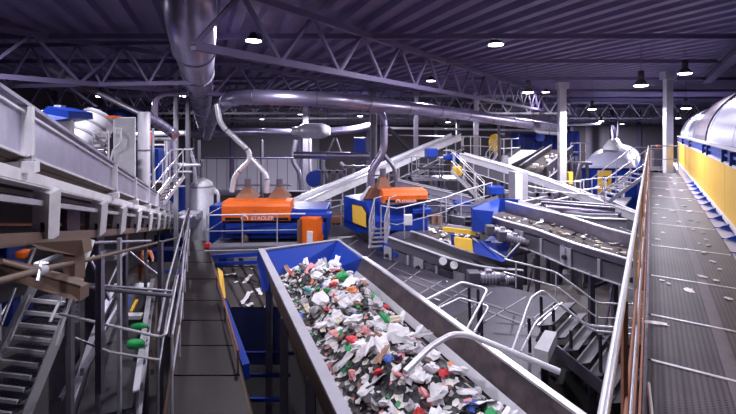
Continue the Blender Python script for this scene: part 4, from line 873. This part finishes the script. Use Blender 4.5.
#@@LEFTBACK
wt=thing('white_tank','white cylindrical tank with domed top behind the dark walkway','tank',(P(202,0,19).x,19,0))
c=V((P(202,0,19).x,19,0)); zt_=P(0,180,19).z
build('vessel',MB().lathe(c,[(0,1.5),(.46,1.5),(.49,1.7),(.49,zt_-.3),(.44,zt_-.12),(.3,zt_-.0),(.12,zt_+.07),(.1,zt_+.1)],28),'white',wt)
build('neck_pipe',MB().tube([c+V((0,0,zt_)),c+V((0,0,zt_+.9))],.09,12),'lightgrey',wt); build('band',MB().lathe(c,[(.495,zt_-.32),(.5,zt_-.3),(.5,zt_-.26),(.495,zt_-.24)],28),'lightgrey',wt)
for k in range(4): a=k*1.57+.78; build('leg',MB().tube([c+V((.4*math.cos(a),.4*math.sin(a),0)),c+V((.4*math.cos(a),.4*math.sin(a),1.6))],.05,8),'steel',wt)
build('outlet_pipe',MB().tube(round_path([c+V((.45,0,zt_-.5)),c+V((.75,0,zt_-.6)),c+V((.8,-.1,zt_-1.6))],.15),.06,10),'bright',wt)
cb=thing('control_cabinet','tall pale grey electrical cabinet rising behind the steel trough','cabinet',(P(118,0,9).x,9.2,EYE-1.6))
build('body',MB().box((P(118,0,9).x,9.25,P(0,152,9).z),.42,.3,1.5,.53),'white',cb,bevel=.015); build('door_plate',MB().box((P(118,0,9).x+.08,9.12,P(0,152,9).z),.34,.02,1.44,.53),'white',cb)
build('small_box',MB().box(P(118.5,131,8.9),.12,.08,.13,.53),'white',cb,bevel=.01); build('conduit',MB().tube(round_path([P(121,130,8.85),P(121,143,8.85),P(113,150,8.85),P(110,164,8.85)],.06),.018,8),'white',cb)
build('orange_top',MB().box(P(114,117,9.1),.2,.2,.05),'orange',cb); build('stand',MB().boxz(P(118,0,9).x,9.25,0,EYE-1.2,.1,.1),'steel',cb)
bm=thing('screening_machine','white and blue screening machine box rising above the steel trough','machine',P(55,130,8.5))
build('white_body',MB().box(P(58,128,9),.55,.5,.75,.53),'white',bm,bevel=.05); build('blue_top',MB().plate([P(40,113,8.6),P(48,106,8.6),P(68,111,8.6),P(69,118,8.6),P(50,121,8.4)],.9,V((-.1,1,0))),'blue',bm); build('top_vent',MB().box(P(60,108,9.2),.15,.15,.12),'lightgrey',bm)
build('stand',MB().boxz(P(58,0,9).x,9.2,0,P(0,140,9).z,.4,.4),'steel',bm)
ws=thing('white_screen_drum','bright white slanted machine cover with hoops left of the pale cabinet','machine',P(88,145,10.5))
a=P(74,152,10); b=P(102,118,10.6); build('cover',MB().tube([a,a.lerp(b,.5),b],.4,14),'white',ws)
for f in(.15,.4,.65,.9): q=a.lerp(b,f); d=(b-a).normalized(); build('hoop',MB().tube([q,q+d*.05],.44,14),'lightgrey',ws)
build('stand',MB().boxz(P(92,0,10.5).x,10.6,0,P(0,150,10.5).z,.3,.3),'steel',ws)
lv=thing('louvre_frame','white louvred frame just left of the pale cabinet','frame',P(101,150,10.2))
for k in range(7): build('slat',MB().box(P(101,133+k*5,10),.32,.1,.05),'bright',lv)
for s in(-1,1): build('upright',MB().bar(P(101+s*7,130,10),P(101+s*7,172,10),.04),'bright',lv)
single('blue_wall_panel',MB().box(P(128,121,14),1.1,.5,.75),'navy','dark blue box behind the top of the pale cabinet','box')
single('blue_shelf_unit',MB().box(P(157,164,15),.35,.5,1.1),'blue','blue upright cabinet behind the silver duct at left','cabinet')
lr=thing('blue_louvre_rack','blue lit rack of horizontal slats behind the silver duct','rack',P(165,160,18))
for k in range(10): build('slat',MB().box(P(160,140+k*4.6,17.5),1.1,.2,.06),'lightgrey' if k%2 else 'blue',lr)
for s in(-1,1): build('upright',MB().bar(P(160+s*13,136,17.5),P(160+s*13,188,17.5),.07),'steel',lr)
stair('white stairs with railings climbing right behind the steel trough',P(178,177,14.5),P(156,206,13.5),.7,(.2,1,0),8,'bright',True,.95)
railing('white landing railing at the top of the stairs behind the trough',[P(176,178,14.5),P(192,178,14.8)],1.0,.6,.025,'bright')
for px,yb_,Y_,lb in ((183,150,20,'left'),(195,152,22,'right')):
    pass
for k,(x_,y_,Y_,w_,h_,mt,lb) in enumerate(((192,205,21,1.6,.8,'blue','low blue machine left of the white tank base'),(178,197,19,.8,1.0,'blue','blue machine box below the white landing'),(225,192,30,3,.4,'steel','low grey beam unit behind the first orange machine'),(190,215,18,.9,.3,'lightgrey','pale valve block at the end of the dark walkway'),(187,222,17.3,.5,.5,'galv','grey gearbox at the end of the dark walkway'))):
    single('machine_block',MB().box(P(x_,y_,Y_),w_,.6,h_),mt,lb,'machine block',bevel=.04)
single('loose_lamp_shelf',MB().box(P(299,195,30),2.4,.8,.6),'darksteel','dark crate row against the far wall behind the white conveyor','crate')
#@@LEFT
# ---------------- big steel trough conveyor at left
Dl=V((-163/420,1,-95/420))
Lh=V((Dl.y,-Dl.x,0)).normalized()      # to the right of travel
def T3(px,py,Y0,k): # point on the line through pixel (px,py) at depth Y0 running along the trough
    return P(px,py,Y0)+Dl*k
tr=thing('steel_trough_conveyor','huge bright steel trough conveyor sloping away along the left side','conveyor',P(60,200,5)+V((0,0,-2)))
k0,k1=-1.3,30
def run(px,py,Y0,ka=k0,kb=k1): return [T3(px,py,Y0,ka),T3(px,py,Y0,kb)]
top=run(0,92,3); mid=run(0,147,3); low=run(0,160,3.06)
def sheetp(name,A,B,mat,th=.02,par=tr,d=None): return build(name,MB().strip(A,B,(d or Lh*-th)),mat,par)
sheetp('upper_side_panel',top,mid,'panelmetal')
sheetp('lower_side_panel',mid,[p-Lh*.16-V((0,0,.10)) for p in mid],'brown')
build('top_flange',MB().strip([p+Lh*.05 for p in top],[p-Lh*.10 for p in top],(0,0,.03)),'galv',tr)
build('inner_lip',MB().strip([p-Lh*.02+V((0,0,-.06)) for p in top],[p+Lh*.03+V((0,0,-.06)) for p in top],(0,0,.02)),'bright',tr)
sheetp('far_side_panel',[p-Lh*1.1 for p in top],[p-Lh*1.1 for p in mid],'steel')
build('belt',MB().strip([p-Lh*.05 for p in mid],[p-Lh*1.08 for p in mid],(0,0,-.04)),'rubber',tr)
build('bolt_rail',MB().bar(mid[0]+Lh*.015,mid[1]+Lh*.015,.02,.02),'white',tr)
bl=T3(0,172,3.0,0)
br_=run(0,170,2.98)
build('support_flange',MB().cbeam(br_[0],br_[1],.12,.11,.015,-1),'white',tr)
build('lower_flange',MB().bar(*run(0,198,3.15),.05,.05),'lightgrey',tr)
ks=[-.75,.36,2.0,3.6,5.5,7.5,9.5,11.5,13.5,15.5,17.5,19.5,22,24.5,27]
for k in ks[1:]:
    if k==2.0: continue
    a=T3(0,92,3,k); b=T3(0,147,3,k)
    rb=build('rib_plate',MB().obox((a+b)/2+Lh*.03,Lh*.045,V((Dl.x,Dl.y,0)).normalized()*.03,(a-b)/2),'white',tr)
    c=T3(0,160,3,k); build('foot_bracket',MB().obox(c+Lh*.0,Lh*.10,V((Dl.x,Dl.y,0)).normalized()*.06,V((0,0,.045))),'white',rb)
    build('knee_plate',MB().plate([b+Lh*.06,b-Lh*.14+V((0,0,-.1)),c-Lh*.08+V((0,0,-.03)),c+Lh*.08+V((0,0,-.03))],.04,V((Dl.x,Dl.y,0)).normalized()),'lightgrey',rb)
for k in (.0-.62,.92,2.9,4.4,6.2,8.2,10.2,12.2,14.2,17,20,24,28):
    a=T3(0,178,3.05,k); b=T3(0,240,3.2,k)
    ps=build('post',MB().bar(a,b,.16,.14,V((0,1,0))),'white',tr)
    build('slot',MB().obox(b.lerp(a,.25)+Lh*.0+V((.03,-.085,0)),V((.018,0,0)),V((0,.006,0)),V((0,0,.045))),'black',ps)
build('lower_rail',MB().cbeam(*run(0,241,3.2),.09,.11,.015,-1),'brown',tr)
for k in (.5,3,7.4,11,15,21): 
    a=T3(0,241,3.2,k); build('support_leg',MB().boxz(a.x-.5,a.y+.1,0,a.z-.05,.08,.08),'brown' if k<1 else 'midgrey',tr)
build('inner_bar',MB().bar(*run(0,190,3.6),.05,.04),'lightgrey',tr)
# machines inside below the trough (dark bay with glimpses)
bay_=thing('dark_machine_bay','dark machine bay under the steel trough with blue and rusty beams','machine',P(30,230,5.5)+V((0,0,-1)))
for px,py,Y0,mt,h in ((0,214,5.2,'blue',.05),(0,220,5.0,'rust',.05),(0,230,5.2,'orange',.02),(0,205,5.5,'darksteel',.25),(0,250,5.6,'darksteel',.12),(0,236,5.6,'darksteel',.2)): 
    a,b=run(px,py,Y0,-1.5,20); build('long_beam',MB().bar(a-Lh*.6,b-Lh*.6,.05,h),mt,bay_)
a,b=run(0,225,6.4,-2,24); build('dark_backdrop',MB().strip([a+V((0,0,.9)),b+V((0,0,.9))],[a-V((0,0,1.2)),b-V((0,0,1.2))],(-.03,0,0)),'black',bay_)  # black sheet added as the darkness under the trough
# brown structure at lower left
bs=thing('brown_beam_frame','brown steel beam frame with a gusset end under the trough posts at lower left','beam frame',P(60,290,3.4)+V((0,0,-.6)))
build('upper_beam',MB().plate([P(30,243,3.7),P(82,240,3.9),P(84,254,3.9),P(78,256,3.9),P(38,249,3.7)],.12,V((0,1,0))),'brown',bs)
build('upright',MB().plate([P(63,248,3.85),P(75,250,3.9),P(75,282,3.9),P(63,279,3.85)],.14,V((0,1,0))),'brown',bs)
build('lower_beam',MB().plate([P(-10,262,3.4),P(24,272,3.5),P(80,288,3.7),P(80,301,3.7),P(66,298,3.6),P(28,286,3.5),P(-10,274,3.4)],.12,V((0,1,0))),'brown',bs)
build('top_flange',MB().strip([P(-10,261,3.4),P(24,271,3.5),P(81,287,3.7)],[P(-8,256,3.6),P(27,265,3.7),P(84,280,3.95)],(0,0,.012)),'brown',bs)
pr=thing('pipe_handrail','brown round handrail pipe with a clamp running along the left side','railing',P(90,262,5))
build('pipe',MB().tube([P(-40,290,2.2),P(0,281,2.6),P(40,270,3.1),P(100,257,5.0),P(183,236.5,13.5)],.024,12),'brown',pr)
build('clamp',MB().tube([P(36,272,3.03),P(43,270,3.12)],.042,12),'lightgrey',pr); build('clamp_bolt',MB().tube([P(37,281,3.0),P(41,262,3.08)],.014,8),'bright',pr)
for f in ((100,258,5.0),(161,243,10.5)): 
    p=P(*f); build('post',MB().boxz(p.x,p.y,p.z-1.6,p.z,.07,.07),'steel',pr)
single('branch_pipe',MB().tube([P(0,262,2.8),P(36,272,3.05)],.022,10),'brown','short brown pipe meeting the clamp from the left','pipe')
# cross frame below
for k,(a,b,r,lb,mt) in enumerate(((P(84,287,6),P(172,296,6.4),.03,'long horizontal steel rail crossing at lower left, upper one','midgrey'),(P(84,284,6.4),P(172,291,6.8),.018,'thin rail just above the long horizontal steel rail','galv'),(P(70,318,5.0),P(163,337,5.0),.028,'bright curved rail end crossing at the bottom left','bright'),(P(88,243,6),P(150,241,9),.025,'horizontal steel rail under the trough posts','galv'),(P(130,252,8.6),P(158,275,8.6),.02,'diagonal steel strut beside the standing person','galv'),(P(90,225+35,6.5),P(110,300,6.5),.03,'dark diagonal strut left of the perforated post','steel'),(P(125,250,9),P(106,290,8),.018,'diagonal rod left of the standing person','lightgrey'))):
    if k==2: single('steel_rail',MB().tube(round_path([P(60,314,5.2),P(160,337,5.2),P(166,334,5.2),P(178,275,9)],.15),.017,10),mt,lb,'rail')
    else: single('steel_rail',MB().tube([a,b],r,10),mt,lb,'rail')
single('steel_rail',MB().tube([P(75,338,5.0),P(110,352,5.0),P(160,360,5.0)],.014,8),'bright','short bright rail below the curved rail at bottom left','rail')
single('perforated_post',MB().boxz(P(119.5,0,7).x,7,P(0,330,7).z-3,P(0,238,7).z,.055,.055),'lightgrey','pale perforated steel post left of the standing person','post')
single('frame_post',MB().boxz(P(160.5,0,8.5).x,8.5,0,P(0,241,8.5).z,.08,.08),'midgrey','dark square post right of the standing person','post')
single('frame_post',MB().boxz(P(98,0,6.6).x,6.6,0,P(0,240,6.6).z,.06,.06),'steel','thin post just right of the brown gusset','post')
single('slanted_white_strut',MB().bar(P(92,240,5.2),P(80,275,5.0),.05,.05),'white','white slanted strut right of the brown upright','strut')
single('slanted_white_strut',MB().bar(P(34,248,4.6),P(26,268,4.5),.035,.035),'white','white slanted strut left of the brown upright','strut')
# lower-left stairs
ls=thing('steel_stairs','bright steel stairs with open treads in the bottom left corner','stairs',P(30,345,6.2))
for i in range(11):
    y=300+i*12.2; x=31-i*6.2; Y=6.3-.05*i; a=P(x,y,Y); b=P(x+40-i*.5,y+9,Y-.0)
    b.z=a.z-.06
    s=build('step',MB().plate([a,b,b+V((.06,.23,0)),a+V((.06,.23,0))],-.03,V((0,0,1))),'grate_step',ls); build('nosing',MB().bar(a,b,.035,.05),'white',s)
build('stringer',MB().bar(P(34,286,6.4),P(-40,430,5.8),.03,.12),'bright',ls); build('stringer',MB().bar(P(74,298,6.4),P(12,450,5.7),.03,.14),'bright',ls)
for a,b in (((15,288,6.5),(1,325,6.2)),((29,295,6.3),(10,340,6.0)),((62,296,6.2),(50,322,6.0)),((74,290,6.2),(56,345,5.9))): build('handrail',MB().tube([P(*a),P(*b)],.022,8),'bright',ls)
railing('bright railing behind the bottom left stairs',[P(0,345,7),P(28,300,7.6)],.95,.6,.02,'bright')
# lower sorting lane under the left walkway
conveyor('narrow steel lane with green bottles under the left side',[P(104,414,7.2),P(119,345,9),P(128,310,11),P(135,290,12.8)],.9,.25,'rubber','steel',legs=(.5,),body=.1,rim='bright')
single('steel_side_beam',MB().bar(P(82,372,7),P(126,292,12),.06,.12),'galv','bright side beam slanting up left of the green bottles','beam')
single('steel_side_beam',MB().bar(P(60,400,7),P(112,300,11),.05,.08),'steel','thin parallel side beam farther left of the green bottles','beam')
single('steel_side_beam',MB().bar(P(152,372,8),P(158,300,12.5),.05,.1),'brown','brown side beam right of the green bottles','beam')
def bottle(px,py,Y,lb,s=1,ang=0):
    c=P(px,py,Y); t=thing('green_bottle',lb,'bottle',c); a=V((math.cos(ang),math.sin(ang),.05))
    prof=[(0,.0),(.10,.02),(.13,.1),(.13,.35),(.06,.46),(.05,.52)]
    pts=[c+a*z*s for r,z in prof]; build('body',MB().tube(pts,.1,14,True,[max(r,.02)*s for r,z in prof]),'w_green',t); build('cap',MB().tube([pts[-1],pts[-1]+a*.06*s],.055*s,12),'w_white',t)
bottle(131,328,9.2,'upper green bottle lying at the bottom left lane',.7,.1); bottle(128,344,8.6,'lower green bottle lying at the bottom left lane',.75,-.1)
single('white_bin_lid',MB().box(P(132,316,10.2),.5,.2,.08),'white','white bar above the upper green bottle','bar')
single('yellow_strip',MB().bar(P(137,300,11.5),P(131,312,10.8),.07,.05),'yellow','yellow strip on the blue tray above the green bottles','strip')
single('blue_tray',MB().plate([P(124,298,12),P(130,295,12.2),P(128,316,10.6),P(122,314,10.6)],.08,V((-1,0,0))),'blue','blue tray edge left of the yellow strip','tray')
for k,(x_,y_,Y_,w_,h_,mt,lb) in enumerate(((166,255,22,1.8,.6,'navy','dark blue machine behind the frame post, upper one'),(168,275,21.5,1.6,.35,'blue','blue machine beam right of the standing person'),(172,240,19,1.4,.5,'navy','dark blue machine left of the walkway railing'),(5,258,6.5,.35,.5,'blue','blue machine part at the far left edge'),(24,254,6.2,.16,.12,'orange','small orange machine part behind the brown beam'),(60,262,6,.45,.12,'bright','white tray behind the brown upright'),(8,300,8,.6,.8,'navy','dark blue unit behind the bottom left stairs'),(45,300,9.5,1.2,1.0,'darksteel','dark unit behind the bottom left treads'),(110,255,9,.5,.12,'lightgrey','pale bracket unit under the trough posts'),(140,286,16.5,.9,.1,'white','white tray at the feet of the standing person'))):
    single('machine_block',MB().box(P(x_,y_,Y_),w_,min(.5,w_),h_),mt,lb,'machine block',bevel=.03)
#@@PERSON
def skinfig(name,chains,mat,parent,sub=1):
    me=bpy.data.meshes.new(name); vs=[];es=[];rs=[]; idx={}
    for ch in chains:
        prev=None
        for key,co,r in ch:
            if key not in idx: idx[key]=len(vs); vs.append(tuple(co)); rs.append(r)
            if prev is not None: es.append((prev,idx[key]))
            prev=idx[key]
    me.from_pydata(vs,es,[]); me.materials.append(MAT[mat]); o=bpy.data.objects.new(name,me); COL.objects.link(o)
    m=o.modifiers.new('Skin','SKIN'); 
    if not me.skin_vertices: 
        bpy.context.view_layer.objects.active=o
    for i,r in enumerate(rs):
        sv=me.skin_vertices[0].data[i]; sv.radius=(r if isinstance(r,tuple) else (r,r)); sv.use_root=(i==0)
    m.use_smooth_shade=True
    s=o.modifiers.new('Sub','SUBSURF'); s.levels=sub; s.render_levels=sub
    if parent: o.parent=parent
    return o
pp=P(143,283,19.0); H_=pp.z
pe=thing('person','person in an orange jacket and rust red trousers standing on the lower level','person',pp)
def h(x,y,z): return (x,y,z)
legs=[]
bodyc=[[('pel',h(0,0,.92),(.14,.11)),('ch',h(.04,-.03,1.25),(.17,.12)),('sh',h(.10,-.06,1.42),(.14,.09)),('nk',h(.13,-.08,1.52),.055),('hd',h(.15,-.10,1.60),.085),('hd2',h(.16,-.10,1.70),.095),('hd3',h(.16,-.10,1.77),.06)]]
for s,n_ in((-1,'l'),(1,'r')):
    bodyc.append([('pel',h(0,0,.92),.13),('hp'+n_,h(.0+s*.09,0,.86),.09),('kn'+n_,h(s*.11,-.03,.48),.06),('an'+n_,h(s*.12,.02,.09),.042),('to'+n_,h(s*.13,-.14,.04),.04)])
    bodyc.append([('sh',h(.10,-.06,1.42),.1),('sp'+n_,h(.10+s*.19,-.06,1.40),.065),('el'+n_,h(.16+s*.22,-.22,1.16),.045),('wr'+n_,h(.26+s*.12,-.42,1.12),.03),('pa'+n_,h(.28+s*.10,-.49,1.12),.035)])
    for q in range(5):
        o_=(q-2)*.018; L_=(.055,.075,.085,.078,.06)[q] if q else .05
        bodyc.append([('pa'+n_,h(.28+s*.10,-.49,1.12),.035),('f%s%d'%(n_,q),h(.28+s*.10+o_,-.53-(0 if q else -.02),1.12-(.0 if q else .02)),.011),('g%s%d'%(n_,q),h(.28+s*.10+o_*1.2,-.53-L_*.6,1.10),.009),('t%s%d'%(n_,q),h(.28+s*.10+o_*1.2,-.53-L_,1.07),.008)])
skinfig('body',bodyc,'skinm',pe,2)
skinfig('trousers',[[('pel',h(0,0,.95),(.16,.13)),('hpl',h(-.09,0,.84),.11),('knl',h(-.11,-.03,.48),.085),('anl',h(-.12,.02,.12),.07)],[('pel',h(0,0,.95),.16),('hpr',h(.09,0,.84),.11),('knr',h(.11,-.03,.48),.085),('anr',h(.12,.02,.12),.07)]],'trouser',pe,2)
skinfig('jacket',[[('pel',h(.01,0,.98),(.17,.13)),('ch',h(.04,-.03,1.25),(.19,.14)),('sh',h(.10,-.06,1.41),(.15,.11))]]+[[('sh',h(.10,-.06,1.41),.1),('sp'+n_,h(.10+s*.19,-.06,1.40),.085),('el'+n_,h(.16+s*.22,-.22,1.16),.065),('wr'+n_,h(.26+s*.13,-.39,1.12),.05)] for s,n_ in((-1,'l'),(1,'r'))],'hivis',pe,2)
hr=MB().lathe((.16,-.08,1.68),[(.1,-.06),(.112,.0),(.105,.06),(.07,.12),(0,.14)],16); ORG['x']=V((0,0,0))
me=bpy.data.meshes.new('hair'); me.from_pydata([tuple(p) for p in hr.v],[],hr.f); me.materials.append(MAT['hair']); ho=bpy.data.objects.new('hair',me); COL.objects.link(ho); ho.parent=pe
for nm,pos,r in (('nose',(.165,-.205,1.645),.014),('eye',(.13,-.19,1.675),.011),('eye',(.20,-.19,1.675),.011),('ear',(.065,-.10,1.65),.02),('ear',(.265,-.10,1.65),.02)):
    b_=MB().lathe(pos,[(0,-r),(r*.8,-r*.5),(r,0),(r*.8,r*.5),(0,r)],8); me=bpy.data.meshes.new(nm); me.from_pydata([tuple(p) for p in b_.v],[],b_.f); me.materials.append(MAT['skinm' if nm!='eye' else 'black']); o=bpy.data.objects.new(nm,me); COL.objects.link(o); o.parent=pe
for s in(-1,1):
    b_=MB().box((s*.125,-.05,.04),.1,.27,.09); me=bpy.data.meshes.new('shoe'); me.from_pydata([tuple(p) for p in b_.v],[],b_.f); me.materials.append(MAT['blue']); o=bpy.data.objects.new('shoe',me); COL.objects.link(o); o.parent=pe; bb=o.modifiers.new('b','BEVEL'); bb.width=.03; bb.segments=3
pe.rotation_euler=(0,0,.5)
single('footing_slab',MB().boxz(pp.x,pp.y+.3,0,pp.z,2.4,2.0),'plank','dark floor block on which the person stands','plinth')
#@@CAMERA
w=bpy.data.worlds.new('World'); scene.world=w; w.use_nodes=True; bg=w.node_tree.nodes['Background']; bg.inputs['Color'].default_value=(.36,.30,.80,1); bg.inputs['Strength'].default_value=.035
cam=bpy.data.cameras.new('Camera'); co=bpy.data.objects.new('Camera',cam); COL.objects.link(co); scene.camera=co
co.location=(0,0,EYE); co.rotation_euler=(R(90),0,0); cam.sensor_width=36; cam.lens=F/736*36; cam.shift_y=-(207-HY)/736; cam.clip_start=.05; cam.clip_end=300
vs_=scene.view_settings; vs_.view_transform='Standard'; vs_.look='None'; vs_.gamma=1; vs_.exposure=0.0; vs_.use_curve_mapping=False
scene.cycles.use_denoising=True
scene.cycles.max_bounces=6; scene.cycles.use_light_tree=True; scene.cycles.sample_clamp_indirect=4
